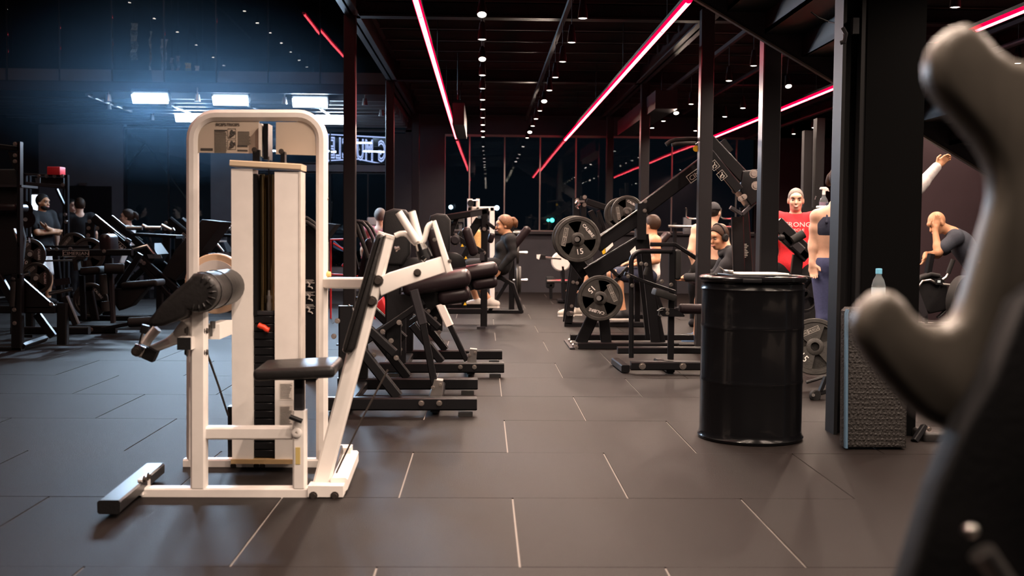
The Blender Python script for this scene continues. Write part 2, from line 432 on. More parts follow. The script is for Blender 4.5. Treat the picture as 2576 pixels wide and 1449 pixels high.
# outside night lights (real lamps far away beyond the glass)
for i, (px, py, r, mt_, lab) in enumerate(((1134, 521, .10, streetl, 'white street lamp seen through the window left of the white weight tower'), (1250, 523, .12, streetl, 'white street lamp seen through the window above the seated woman'),
        (1379, 554, .07, greenl, 'small green signal lamp beyond the window'), (1389, 554, .11, greenl, 'larger green signal lamp beyond the window'))):
    p = at(px, py, 60.0); mb = MB().ell(p, (r, r, r), 12); o = mk('street_lamp', mb, mt_, loc=(p.x, p.y, 0)); tag(o, lab, 'lamp')
    mk('post', MB().cyl((p.x, p.y+.1, -0.5), (p.x, p.y+.1, p.z), 0.05, n=8), blackm, o)
struct('ground_outside', MB().bb(-60, 60, YB+0.4, 90, -0.6, -0.5), blackm)

# ------------------------------------------------------------------ red neon runs
def neon(label, X, Z, Y0, Y1, seg=1.22):
    r = thing('neon_tube_light', label, 'light', (X, Y0, Z), 'red neon runs on the ceiling')
    mk('housing', MB().bb(X-0.03, X+0.03, Y0, Y1, Z+0.02, Z+0.05), blackm, r)
    y = Y0
    while y < Y1-0.05:
        e = min(y+seg, Y1)
        t = mk('tube', MB().cyl((X, y+0.012, Z), (X, e-0.012, Z), 0.023, n=12), redcore, r)
        mk('sleeve', MB().lathe([(0, 0.0235), (0, 0.031), (e-y-0.02, 0.031), (e-y-0.02, 0.0235)], (X, y+0.01, Z+0.014), (0, 1, 0), 14), redglow, t)
        mk('end_cap', MB().cyl((X, e-0.014, Z), (X, e+0.014, Z), 0.022, n=12), redc, r)
        y += seg
    for yy in np.arange(Y0+1, Y1, 3.0):
        mk('hanger', MB().cyl((X, yy, Z+0.05), (X, yy, CZ if X > -1.4 else 6.7), 0.004, n=6), blackm, r)
    return r
ZT = HC+1.75
def xz(px, py, Z): 
    d = ray(px, py); t = (Z-HC)/d.z; return Vector((d.x*t, d.y*t, Z))
a = xz(1147, 347, ZT); b = xz(1048, 0, ZT); neon('long red neon tube run on the left of the aisle ceiling', a.x*.5+b.x*.5, ZT, 5.5, a.y)
a = xz(1427, 352, ZT); b = xz(1722, 0, ZT); neon('long red neon tube run on the right of the aisle ceiling', a.x*.5+b.x*.5, ZT, 8.46, a.y)
a = xz(1800, 350, ZT); b = xz(2500, 40, ZT); neon('red neon tube run in the right bay beyond the columns', a.x*.5+b.x*.5, ZT, 7.0, 20.8)
neon('red neon tube run high over the left bay', -3.45, 5.3, 1.0, 11.0)
neon('second red neon tube run high over the left bay nearer the mezzanine', -2.4, 5.3, 2.0, 12.0)

# ------------------------------------------------------------------ pendant lamps
def pendant(p, top, label, group, tilt=0.0, power=PEND_W):
    r = thing('pendant_lamp', label, 'lamp', p, group)
    ax = Vector((0, -math.sin(tilt), -math.cos(tilt))); p = Vector(p)
    R = 0.041
    mk('shade', MB().lathe([(-0.16, 0.016), (-0.15, 0.022), (-0.05, R*0.9), (0.0, R), (0.0, R*0.9), (-0.012, R*0.88)], p, ax, 16), blackm, r)
    mk('bulb', MB().lathe([(-0.012, R*0.86), (-0.004, R*0.82), (0.001, R*0.5)], p, ax, 16), lampface, r)
    mk('cord', MB().cyl(p-ax*0.155, (p.x, p.y, top+0.014), 0.004, n=6), blackm, r)
    if power > 0: spot('spot', p+ax*0.01, p+ax, power, WARM, 2.6, 0.55, 0.03, r)
    return r
ordn = ['nearest', 'second', 'third', 'fourth', 'fifth', 'sixth', 'seventh', 'eighth', 'ninth', 'tenth', 'eleventh', 'twelfth', 'thirteenth', 'fourteenth', 'fifteenth', 'sixteenth', 'seventeenth', 'eighteenth', 'nineteenth', 'twentieth', 'last', 'far', 'farther']
ZP = HC+1.70
def prow(name, rowdesc, X, Y0, n, sp=1.135, tilts=(), Z=ZP, top=3.25, pw=PEND_W):
    for i in range(n):
        y = Y0+i*sp
        pendant((X, y, Z), top, '%s pendant lamp with a bright white face in the %s' % (ordn[i], rowdesc), name, 0.55 if i in tilts else random.uniform(-0.05, 0.05), pw)
    tr = mk('lamp_track', MB().bb(X-0.02, X+0.02, Y0-0.6, min(Y0+n*sp, YB-0.2), top+0.001, top+0.045), steelb)
    tag(tr, 'thin dark ceiling track carrying the %s' % rowdesc, 'track', 'lamp tracks')
prow('pendant lamps over the aisle, left row', 'left row over the aisle', gx(1208, 8.86)+0.0, 0.91, 18, tilts=(7, 9))
prow('pendant lamps over the aisle, right row', 'right row over the aisle', 0.775, 1.0, 18, tilts=(12, 16))
prow('pendant lamps in the right bay, near row', 'first row beyond the right columns', 2.72, 1.1, 17, tilts=(13,))
prow('pendant lamps in the right bay, middle row', 'second row beyond the right columns', 3.50, 1.5, 16, tilts=(8, 10))
prow('pendant lamps in the right bay, far row', 'third row beyond the right columns', 5.25, 3.0, 15)
# high left bay rows (seen mirrored in the mezzanine glass)
prow('pendant lamps high over the left bay', 'high row over the left bay', -4.6, 0.5, 12, 1.3, Z=5.35, top=6.64, pw=40)
prow('pendant lamps high by the left wall', 'high row by the left wall', -6.6, 0.5, 10, 1.6, Z=5.35, top=6.64, pw=0)

# ------------------------------------------------------------------ LED floods under the mezzanine
LEDC = (0.55, 0.76, 1.0)
def flood(px, py, Z, label, pw):
    p = xz(px, py, Z); r = thing('led_flood_light', label, 'light', p, 'blue white LED floods')
    rot = Matrix.Rotation(math.radians(35), 3, 'X')
    mk('lamp_body', MB().box(p+V(0, 0.03, 0.03), (0.54, 0.10, 0.16), rot), black, r)
    mk('lamp_lens', MB().box(p+rot@V(0, -0.035, -0.02), (0.50, 0.02, 0.13), rot), ledface, r)
    mk('bracket', MB().bar(p+V(0, .05, .1), V(p.x, p.y+.05, 3.22), 0.03, 0.03), steelb, r)
    l = bpy.data.lights.new('flood_lamp', 'AREA'); l.shape = 'RECTANGLE'; l.size = 0.5; l.size_y = 0.13; l.energy = pw; l.color = LEDC
    o = bpy.data.objects.new('flood_lamp', l); COL.objects.link(o); o.parent = r
    o.location = rot @ V(0, -0.06, -0.03); o.rotation_euler = (math.radians(-48+0), 0, 0)
    return r
for i, (px, py, lab) in enumerate(((378, 243, 'leftmost front'), (580, 248, 'middle front'), (780, 253, 'rightmost front'), (480, 292, 'left rear'), (835, 298, 'right rear'))):
    flood(px, py, 3.06, 'blue white LED flood light under the mezzanine edge, %s one' % lab, 62 if i < 3 else 46)
# track bars running back from the floods, and the rail
for i, (a, b, lab) in enumerate((((218, 238), (330, 280), 'leftmost'), ((420, 258), (520, 300), 'second'), ((625, 265), (660, 282), 'third'), ((805, 270), (835, 292), 'rightmost'))):
    tag(mk('lamp_track_bar', MB().bar(xz(*a, 3.1), xz(*b, 3.1), 0.05, 0.04), steel), '%s pale track bar slanting back under the mezzanine' % lab, 'track', 'track bars under the mezzanine')
for i, (px, py) in enumerate(((273, 255), (273, 275), (425, 272), (497, 255), (716, 262), (383, 303), (960, 292), (918, 265))):
    p = xz(px, py, 3.0)
    r = thing('track_spot', 'small %s track spot under the mezzanine, %s from the left' % ('chrome' if i % 2 else 'pale', ['first', 'second', 'fourth', 'fifth', 'sixth', 'third', 'eighth', 'seventh'][i]), 'lamp', p, 'small track spots')
    mk('spot_body', MB().cyl(p+V(0, 0, .1), p, 0.03, 0.045, 12), steel, r)
    mk('spot_stem', MB().cyl(p+V(0, 0, .1), V(p.x, p.y, 3.2), 0.01, n=8), steel, r)

# faint scattering volume added around the floods to imitate their bloom
hz = bpy.data.materials.new('lamp_bloom'); hz.use_nodes = True; nt = hz.node_tree; nt.nodes.clear()
o_ = nt.nodes.new('ShaderNodeOutputMaterial'); vs_ = nt.nodes.new('ShaderNodeVolumeScatter'); vs_.inputs['Density'].default_value = BLOOM_DENSITY; vs_.inputs['Anisotropy'].default_value = 0.3; vs_.inputs['Color'].default_value = (.36, .66, 1, 1)
tc_ = nt.nodes.new('ShaderNodeTexCoord'); mp_ = nt.nodes.new('ShaderNodeMapping'); mp_.inputs['Location'].default_value = (-1, -1, -1); mp_.inputs['Scale'].default_value = (2, 2, 2)
gr_ = nt.nodes.new('ShaderNodeTexGradient'); gr_.gradient_type = 'SPHERICAL'; mu_ = nt.nodes.new('ShaderNodeMath'); mu_.operation = 'MULTIPLY'; mu_.inputs[1].default_value = BLOOM_DENSITY
nt.links.new(tc_.outputs['Generated'], mp_.inputs[0]); nt.links.new(mp_.outputs[0], gr_.inputs[0]); nt.links.new(gr_.outputs['Fac'], mu_.inputs[0]); nt.links.new(mu_.outputs[0], vs_.inputs['Density'])
nt.links.new(vs_.outputs[0], o_.inputs['Volume'])
hb = mk('bloom_volume', MB().bb(-7.0, -1.46, 13.6, YM-.07, 1.7, 4.5), hz); hb['kind'] = 'stuff'; hb['label'] = 'faint blue volume added around the flood lamps as their bloom'

# unseen fill lamp added behind the glass to brighten the banners
ml = thing('banner_fill_lamp', 'small unseen fill lamp added behind the mezzanine glass to light the banners', 'lamp', (-3.9, 16.75, 6.45)); mk('shade', MB().lathe([(0, .02), (.03, .05), (.12, .05), (.125, .04)], (-3.9, 16.75, 6.57), (0, 0, -1), 14), blackm, ml); mk('cord', MB().cyl((-3.9, 16.75, 6.56), (-3.9, 16.75, 6.71), .005, n=6), blackm, ml)
spot('spot', (-3.9, 16.75, 6.43), (-3.9, 17.9, 3.6), 60, WARM, 1.7, .8, .05, ml)
# ------------------------------------------------------------------ white curl machine (nearest)
def P3(pts, Y): return [at(a, b, Y) for a, b in pts]
def boltm(p, r=0.009, h=0.008, ax=(0, -1, 0), mt=None, par=None, name='bolt'):
    p = Vector(p); ax = Vector(ax).normalized()
    mb = MB().lathe([(0, r*1.45), (h*0.3, r*1.45), (h*0.3, r), (h, r*0.9)], p, ax, 10)
    return mk(name, mb, mt or bolt, par)
def arc(cx, cy, r, a0, a1, n=7): return [(cx+r*math.cos(math.radians(a0+(a1-a0)*i/n)), cy-r*math.sin(math.radians(a0+(a1-a0)*i/n))) for i in range(n+1)]
def white_machine():
    Yf = 4.80; Yb = 5.41; Yt = 5.30
    r = thing('arm_curl_machine', 'cream white weight stack arm curl machine with black pads standing nearest on the left', 'gym machine', ground(600, 1250))
    D = 0.062
    def fb(mb, a, b, w, Y=Yf, d=D): return mb.bar(at(*a, Y)+V(0, d/2, 0), at(*b, Y)+V(0, d/2, 0), m(w, Y), d)
    # base
    b = MB(); fb(b, (355, 1243), (800, 1243), 30)
    mk('base_bar', b, white, r)
    eb = mk('base_end_block', MB().bb(at(775, 0, Yf).x, at(866, 0, Yf).x, Yf-0.012, Yf+0.075, 0.004, at(800, 1221, Yf).z), white, r)
    for x in (788, 842): boltm(at(x, 1247, Yf-0.012), 0.013, 0.012, mt=dbolt, par=eb)
    X0 = at(846, 1240, Yf).x; mk('side_rail', MB().bar((X0+0.005, Yf+0.05, 0.045), (X0-0.015, Yb+0.05, 0.045), 0.06, 0.075), white, r)
    mk('cable_guide', MB().bar((X0-0.04, Yf+0.09, 0.02), (X0-0.055, Yb-0.02, 0.10), 0.02, 0.03), black, r)
    mk('rear_cap', MB().bb(at(843, 0, Yb).x, at(886, 0, Yb).x, Yb-0.03, Yb+0.06, 0.012, at(860, 1124, Yb).z), white, r)
    mk('rear_base_bar', MB().bar(at(460, 1169, Yb)+V(0, .03, 0), at(884, 1169, Yb)+V(0, .03, 0), m(27, Yb), 0.06), white, r)
    boltm(at(884, 1150, Yb-0.03), 0.012, 0.01, (1, 0, 0), dbolt, r)
    fbar = mk('floor_crossbar', MB().bar((at(275, 1284, 4.44).x, 4.44, 0.046), (at(390, 1190, 5.16).x, 5.16, 0.046), 0.052, 0.088), chrome if False else black, r)
    mk('end_cap', MB().bar((at(275, 1284, 4.44).x, 4.432, 0.046), (at(275, 1284, 4.44).x, 4.442, 0.046), 0.055, 0.091), blackm, fbar)
    g = MB().bb(at(340, 0, Yf).x, at(352, 0, Yf).x, Yf-0.02, Yf+0.10, 0.01, at(345, 1204, Yf).z); mk('gusset_plate', g, white, r)
    for dy in (0.0, 0.06): boltm(V(at(352, 0, Yf).x, Yf+dy, 0.075), 0.012, 0.012, (1, 0, 0), dbolt, r)
    # front post, cross bar, seat post
    mk('front_post', fb(MB(), (497, 1229), (497, 765), 38), white, r)
    mk('cross_bar', fb(MB(), (510, 1091), (752, 1091), 32, Yf+0.01), white, r)
    mk('seat_tube', fb(MB(), (752, 1229), (752, 1034), 33), white, r)
    mk('seat_post', fb(MB(), (751, 1036), (751, 952), 25, Yf+0.01, 0.045), steelb, r)
    kn = mk('adjusting_knob', MB().cyl(at(748, 1055, Yf), at(748, 1055, Yf-0.035), 0.010, 0.008, 10), dbolt, r)
    mk('grip', MB().tube(P3([(729, 1048), (744, 1054), (760, 1060)], Yf-0.035), 0.011, 10), plastic, kn)
    mk('lock_boss', MB().lathe([(0, 0.021), (0.01, 0.021), (0.014, 0.014), (0.014, 0.006), (0.004, 0.005)], at(747, 1088, Yf), (0, -1, 0), 18), white, r)
    mk('yellow_sticker', MB().bb(at(743, 0, Yf).x, at(755, 0, Yf).x, Yf-0.002, Yf, at(0, 1165, Yf).z, at(0, 1122, Yf).z), yellowl, r)
    # seat
    a = at(632, 950, 4.70); c = at(842, 940, 4.70); zc = at(740, 936, 4.70).z
    mk('seat', MB().rbox(((a.x+c.x)/2, 4.86, zc-0.005), (c.x-a.x-0.005, 0.30, 0.052), 0.02, 4, Matrix.Rotation(math.radians(-3), 3, 'Y') @ Matrix.Rotation(math.radians(2), 3, 'X')), leather, r)
    mk('seat_plate', MB().bb(at(700, 0, 4.8).x, at(800, 0, 4.8).x, 4.76, 4.95, zc-0.043, zc-0.03), black, r)
    # inverted U frame
    pts = [(481, 1158)] + [(481, 350)] + arc(541, 349, 60, 180, 90)[1:] + arc(748, 349, 60, 90, 0) + [(808, 1158)]
    mk('hoop_frame', MB().path([p+V(0, .03, 0) for p in P3(pts, Yb)], m(28, Yb), 0.062, ch=0.3), white, r)
    boltm(at(822, 500, Yb+0.03), 0.008, 0.008, (1, 0, 0), bolt, r); boltm(at(822, 690, Yb+0.03), 0.014, 0.02, (1, 0, 0), yellowl, r)
    # weight tower
    def cov(x0, x1, top, name, lab=None):
        return mk(name, MB().bb(at(x0, 0, Yt).x, at(x1, 0, Yt).x, Yt, Yt+0.13, at(0, 1152, Yt).z, at(0, top, Yt).z), white, r, lab)
    lc = cov(580, 634, 418, 'tower_cover'); rc = cov(690, 752, 425, 'tower_cover')
    mk('tower_edge', MB().bb(at(752, 0, Yt).x, at(757, 0, Yt).x, Yt-0.004, Yt+0.13, at(0, 1150, Yt).z, at(0, 424, Yt).z), offw, r)
    tc = (at(578, 410, Yt)+at(758, 420, Yt))/2; L = (at(758, 420, Yt)-at(578, 410, Yt)).length
    mk('tower_cap', MB().bar(at(578, 410, Yt-0.01)+V(0, .075, 0), at(758, 420, Yt-0.01)+V(0, .075, 0), m(15, Yt), 0.16), beige if False else K('cream_cap', (0.66, 0.52, 0.36), 0.4), r)
    mk('tower_foot', MB().bb(at(578, 0, Yt).x, at(738, 0, Yt).x, Yt-0.015, Yt+0.13, at(0, 1163, Yt).z, at(0, 1152, Yt).z), K('ochre_paint', (0.38, 0.25, 0.12), 0.5), r)
    for x in (587, 645, 660): boltm(at(x, 1172, Yb), 0.01, 0.008, mt=dbolt, par=r)
    # slot: back panel, rods, cable, stack
    zt, zs, zb = at(0, 430, Yt).z, at(0, 790, Yt).z, at(0, 1150, Yt).z
    xa, xb = at(634, 0, Yt).x, at(690, 0, Yt).x; xm = (xa+xb)/2
    mk('back_panel', MB().bb(xa-0.01, xb+0.01, Yt+0.125, Yt+0.135, zb, zt), brown, r)
    mk('dark_channel', MB().bb(xa, xa+0.018, Yt+0.01, Yt+0.12, zs, zt), black, r)
    for x in (xa+0.034, xb-0.022): mk('guide_rod', MB().cyl((x, Yt+0.06, zb), (x, Yt+0.06, zt), 0.0125, n=14), K('warm_sheen_chrome', (0.55, 0.40, 0.20), 0.22, 1.0) if 'warm_sheen_chrome' not in MATS else MATS['warm_sheen_chrome'], r)  # chrome rods, with a warm reflection put into their gold colour
    mk('cable', MB().cyl((xm+0.016, Yt+0.045, zs), (xm+0.016, Yt+0.045, at(0, 385, Yt).z), 0.003, n=8), dbolt, r)
    n = 18; hh = (zs-zb)/n
    for i in range(n):
        z = zb+i*hh
        mk('stack_plate', MB().rbox((xm, Yt+0.065, z+hh/2), (xb-xa-0.004, 0.10, hh-0.0035), 0.003, 1), black, r)
    tp = mk('top_plate', MB().rbox((xm, Yt+0.065, zs+0.012), (xb-xa-0.004, 0.1, 0.022), 0.004, 1), steelb, r)
    mk('selector_stem', MB().lathe([(0, .014), (.04, .014), (.04, .011), (.06, .011), (.06, .015), (.075, .015), (.075, .009), (.1, .006)], (xm+0.016, Yt+0.045, zs+0.02), (0, 0, 1), 14), steel, r)
    mk('selector_pin', MB().tube(P3([(650, 817), (657, 821), (664, 823), (671, 829), (677, 831)], Yt-0.005), 0.0125, 10).cyl(at(663, 823, Yt), at(663, 823, Yt+0.05), 0.006, n=8), redp, r)
    # label stickers on the right cover
    for (y0, y1) in ((958, 1002), (1016, 1076)):
        st = mk('warning_sticker', MB().bb(at(702, 0, Yt).x, at(736, 0, Yt).x, Yt-0.0015, Yt, at(0, y1, Yt).z, at(0, y0, Yt).z), offw, r)
        pr = MB(); y = y0+4
        while y < y1-4:
            pr.bb(at(704, 0, Yt).x, at(704+random.uniform(22, 30), 0, Yt).x, Yt-0.0025, Yt-0.0015, at(0, y+1.3, Yt).z, at(0, y, Yt).z); y += 3.2
        mk('print', pr, dprint, st)
    # top placards
    Yp = Yb+0.02
    lp = mk('instruction_placard', MB().prism(P3([(493, 384), (493, 350)] + arc(541, 349, 46, 175, 95, 5) + [(545, 305), (652, 305), (652, 386)], Yp), 0.006), K('beige_placard_clear', (0.46, 0.385, 0.31), 0.4, var=0.05, scale=5), r)
    pr = MB().text('BICEPS/TRICEPS', at(573, 313, Yp-0.002), (1, 0, 0), (0, 0, 1), m(7, Yp), sx=0.85)
    def lines(x0, x1, y0, y1, st=3.0):
        y = y0
        while y < y1: pr.bb(at(x0, 0, Yp).x, at(x1-random.uniform(0, 5), 0, Yp).x, Yp-0.002, Yp, at(0, y+1.2, Yp).z, at(0, y, Yp).z); y += st
    lines(538, 570, 324, 379); lines(597, 630, 324, 358); pr.bb(at(538, 0, Yp).x, at(570, 0, Yp).x, Yp-.002, Yp, at(0, 323, Yp).z, at(0, 320, Yp).z)
    for y0 in (359, 370): pr.bb(at(596, 0, Yp).x, at(622, 0, Yp).x, Yp-.002, Yp, at(0, y0+4, Yp).z, at(0, y0, Yp).z)
    pr.bb(at(503, 0, Yp).x, at(534, 0, Yp).x, Yp-.002, Yp, at(0, 373, Yp).z, at(0, 367, Yp).z)
    for yy in (324, 352):
        pr.path(P3([(573, yy), (593, yy), (593, yy+24), (573, yy+24)], Yp-0.001), 0.0015, 0.002, closed=True)
        # exercise diagram: seated figure strokes
        q = [(583, yy+5), (581, yy+10), (585, yy+16), (578, yy+20)]
        pr.tube(P3(q, Yp-0.001), 0.006, 6).tube(P3([(581, yy+10), (589, yy+8), (590, yy+14)], Yp-0.001), 0.004, 6).ell(at(583, yy+5, Yp-0.001), (0.006, 0.002, 0.006), 8)
    mk('printed_text', pr, dprint, lp)
    mk('plain_placard', MB().prism(P3([(694, 388), (694, 307), (745, 307)] + arc(748, 349, 46, 85, 5, 5) + [(796, 391)], Yp), 0.006), MATS['beige_placard_clear'], r)
    # pulley bracket
    mk('pulley_bracket', MB().bb(at(656, 0, Yp).x, at(664, 0, Yp).x, Yp-0.06, Yp+0.05, at(0, 388, Yp).z, at(0, 306, Yp).z), offw, r)
    mk('pulley_bracket', MB().bb(at(668, 0, Yp).x, at(680, 0, Yp).x, Yp-0.06, Yp+0.05, at(0, 396, Yp).z, at(0, 306, Yp).z), black, r)
    mk('pulley', MB().lathe([(0, .05), (.004, .05), (.009, .042), (.014, .05), (.018, .05)], at(665, 345, Yp), (1, 0, 0), 22), plastic, r)
    for x0, x1, y0, y1 in ((630, 648, 368, 405), (701, 712, 372, 408)):
        o = mk('stay', MB().bb(at(x0, 0, Yt).x, at(x1, 0, Yt).x, Yt+0.04, Yt+0.09, at(0, y1, Yt).z, at(0, y0, Yt).z), black, r)
        boltm(at((x0+x1)/2+1, y0+9, Yt+0.04), 0.009, 0.008, mt=dbolt, par=o)
    # rear cam disc
    c0 = at(541, 714, 5.52); R = m(76, 5.52)
    cd = mk('cam_disc', MB().lathe([(0, R-.005), (.005, R), (.05, R), (.055, R-.005)], c0, (0, 1, 0), 40), tan, r)
    mk('cam_face', MB().lathe([(0, R*.78), (.006, R*.78)], c0-V(0, .006, 0), (0, 1, 0), 36), white, cd)
    # elbow pad: tear-drop profile running back in depth
    Y1, Y2 = 4.70, 5.26
    prof = [(374, 802), (405, 764), (440, 730), (470, 706)] + arc(496, 737, 50, 103, -120, 14) + [(466, 797), (448, 806), (410, 820), (384, 823), (374, 816)]
    mk('elbow_pad', MB().prism(P3(prof, Y1), Y2-Y1, round_=0.018, seg=3), leather, r)
    fold = MB()
    for i in range(9):
        a = math.radians(70-22*i); q = [(496+math.cos(a)*k, 737-math.sin(a)*k) for k in (30, 38, 47)]
        fold.tube([at(q[0][0], q[0][1], Y1-0.001), at(q[1][0], q[1][1], Y1-0.004), at(q[2][0], q[2][1], Y1+0.008)], 0.004, 6)
    mk('leather_gathers', fold, leather, r)
    for t in (0.14, 0.5):
        Yq = Y1+(Y2-Y1)*t
        mk('seam', MB().tube([at(1217+(x-1217)*Y1/Yq, 582+(y-582)*Y1/Yq, Yq) for x, y in arc(496, 737, 50.6, 103, -100, 16)], 0.0025, 6), leather, r)
    # pad support, cap block on the post
    mk('pad_support', MB().prism(P3([(452, 806), (517, 788), (517, 830), (478, 820)], Yf+0.01), 0.05), white, r)
    o = mk('stop_block', MB().bb(at(441, 0, 4.74).x, at(476, 0, 4.74).x, 4.745, 5.0, at(0, 877, 4.74).z, at(0, 846, 4.74).z), white, r)
    mk('end_cap', MB().bb(at(441, 0, 4.74).x, at(475, 0, 4.74).x, 4.735, 4.745, at(0, 877, 4.74).z, at(0, 846, 4.74).z), blackm, o)
    for x, y in ((472, 832), (472, 886), (516, 832), (516, 886)): boltm(at(x, y, Yf+0.02), 0.013, 0.012, (-1 if x < 490 else 1, 0, 0), dbolt, r)
    o = mk('pivot_block', MB().bb(at(517, 0, 4.95).x, at(549, 0, 4.95).x, 4.95, 5.2, at(0, 850, 4.95).z, at(0, 812, 4.95).z), white, r)
    mk('adjuster_bolt', MB().cyl(at(535, 826, 4.93), at(535, 808, 4.93), 0.012, n=8).cyl(at(529, 818, 4.93), at(529, 846, 4.93), 0.01, n=8), steel, o)
    # lever arm with handle
    lv = mk('lever_arm', MB().prism(P3([(366, 872), (384, 866), (415, 852), (432, 838), (446, 818), (458, 805), (478, 800), (500, 812), (498, 852), (470, 862), (440, 868), (393, 886)], 4.92), 0.05, round_=0.008), white, r)
    mk('tube_end', MB().prism(P3([(368, 872), (394, 886), (382, 912), (354, 900)], 4.885), 0.05), blackm, lv)
    mk('flange', MB().prism(P3([(340, 865), (366, 875), (354, 901), (330, 891), (329, 884)], 4.88), 0.012, round_=0.003), chrome, lv)
    boltm(at(343, 884, 4.88), 0.016, 0.006, mt=dbolt, par=lv)
    mk('handle', MB().tube(P3([(366, 866), (372, 853), (396, 826)], 4.90), 0.021, 14), white, lv, 'pale rubber handle')
    mk('handle_rod', MB().tube(P3([(352, 866), (357, 845), (363, 822)], 4.905), 0.007, 10), chrome, lv)
    mk('handle_collar', MB().cyl(at(361, 838, 4.905), at(367, 818, 4.905), 0.018, n=12), plastic, lv)
    # cable at the back left and floor pulley
    mk('pull_cable', MB().tube([at(518, 880, 5.0), at(548, 965, 5.2), at(574, 1045, 5.5)], 0.005, 8), dbolt, r)
    mk('floor_pulley', MB().bb(at(569, 0, 5.5).x, at(580, 0, 5.5).x, 5.5, 5.56, 0.0, at(0, 1020, 5.5).z), black, r)
    mk('pull_cable', MB().tube([at(976, 930, 4.95), at(910, 1055, 4.92), at(846, 1190, 4.9)], 0.004, 8), dbolt, r)
    # back support: leaning post, horizontal link, Y arm
    Yl = 4.86
    mk('link_bar', MB().bar(at(818, 712, Yb)+V(0, .03, 0), at(935, 713, Yl+0.12)+V(0, .03, 0), m(27, 5.2), 0.05), white, r)
    mk('back_post', MB().bar(at(806, 1222, Yl)+V(0, .03, 0), at(971, 590, Yl)+V(0, .03, 0), m(42, Yl), 0.06), white, r)
    mk('post_cap', MB().bar(at(969, 596, Yl)+V(0, .03, 0), at(971.5, 588, Yl)+V(0, .03, 0), m(44, Yl), 0.064), offw, r)
    padp = [(968, 592), (955, 588), (944, 594), (938, 612), (862, 870), (860, 884), (867, 890), (884, 889), (893, 878)]
    mk('back_pad', MB().prism(P3(padp, Yl-0.08), 0.24, round_=0.02, seg=3), leather, r)
    arm = mk('arm_beam', MB().prism(P3([(950, 700), (976, 687), (1117, 643), (1136, 680), (1010, 722), (958, 745)], Yl-0.004), 0.068, round_=0.004), white, r)
    mk('arm_end_plate', MB().prism(P3([(1086, 558), (1095, 554), (1138, 682), (1123, 688)], Yl-0.01), 0.085, round_=0.003), white, r)
    for x, y, q in ((951, 706, .017), (935, 758, .017), (1050, 686, .012)): boltm(at(x, y, Yl-0.004), q, 0.014, mt=dbolt, par=r)
    for x, y in ((1093, 603), (1131, 657)): boltm(at(x, y, Yl-0.01), 0.006, 0.004, mt=bolt, par=r)
    boltm(at(994, 627, Yl-0.01), 0.008, 0.02, (1, 0, 0.4), bolt, r)
    # handle assembly
    hz = Yl+0.03
    h1 = mk('curl_bar', MB().tube([at(x, y, hz) for x, y in ((994, 593), (1006, 588), (1017, 587), (1027, 592), (1036, 604), (1044, 611), (1052, 613), (1060, 611), (1067, 604), (1071, 590), (1075, 574), (1080, 566), (1090, 561))], 0.0115, 12), white, r)
    for (a, b, dy) in (((1003, 534), (1050, 608), -0.02), ((1036, 532), (1056, 606), 0.10)):
        t = mk('grip_tube', MB().cyl(at(*a, hz+dy), at(*b, hz+dy), m(9.5, hz), n=18), white, r)
        mk('end_plug', MB().cyl(at(*a, hz+dy), at(*a, hz+dy)+(at(*a, hz+dy)-at(*b, hz+dy)).normalized()*0.006, m(7, hz), n=16), blackm, t)
    mk('swivel', MB().cyl(at(1056, 612, hz), at(1064, 632, hz), 0.022, 0.026, 14), chrome, r)
    mk('swivel_base', MB().cyl(at(1062, 628, hz), at(1070, 650, hz), 0.03, 0.034, 14), black, r)
    mk('spring_clip', MB().tube(P3([(1061, 648), (1066, 644), (1070, 650), (1064, 655), (1070, 660)], hz-0.03), 0.004, 6), chrome, r)
    return r
wm = white_machine()
# ------------------------------------------------------------------ shared machine helpers
def bars(mb, Y, segs, d=0.06, dys=(0.0,)):
    for (x1, y1, x2, y2, w) in segs:
        for dy in dys: mb.bar(at(x1, y1, Y)+V(0, d/2+dy, 0), at(x2, y2, Y)+V(0, d/2+dy, 0), m(w, Y), d)
    return mb
def part_bars(name, Y, segs, mt, par, d=0.06, dys=(0.0,), label=None, each=True):
    for s in segs:
        for dy in dys: mk(name, bars(MB(), Y, [s], d, (dy,)), mt, par, label)
def pad(name, Y, x1, y1, x2, y2, w, d, mt, par, r=None, dy=0.0, label=None):
    a = at(x1, y1, Y)+V(0, d/2+dy, 0); b = at(x2, y2, Y)+V(0, d/2+dy, 0); t = (b-a); L = t.length; t.normalize()
    up = Vector((0, 1, 0)); s = t.cross(up).normalized()
    R = Matrix((t, up, s)).transposed(); w = m(w, Y)
    return mk(name, MB().rbox((a+b)/2, (L, d, w), r or w*0.42, 4, R), mt, par, label)
def bolts(Y, pts, par, r=0.012, mt=None):
    for x, y in pts: boltm(at(x, y, Y), r, 0.012, mt=mt or bolt, par=par)
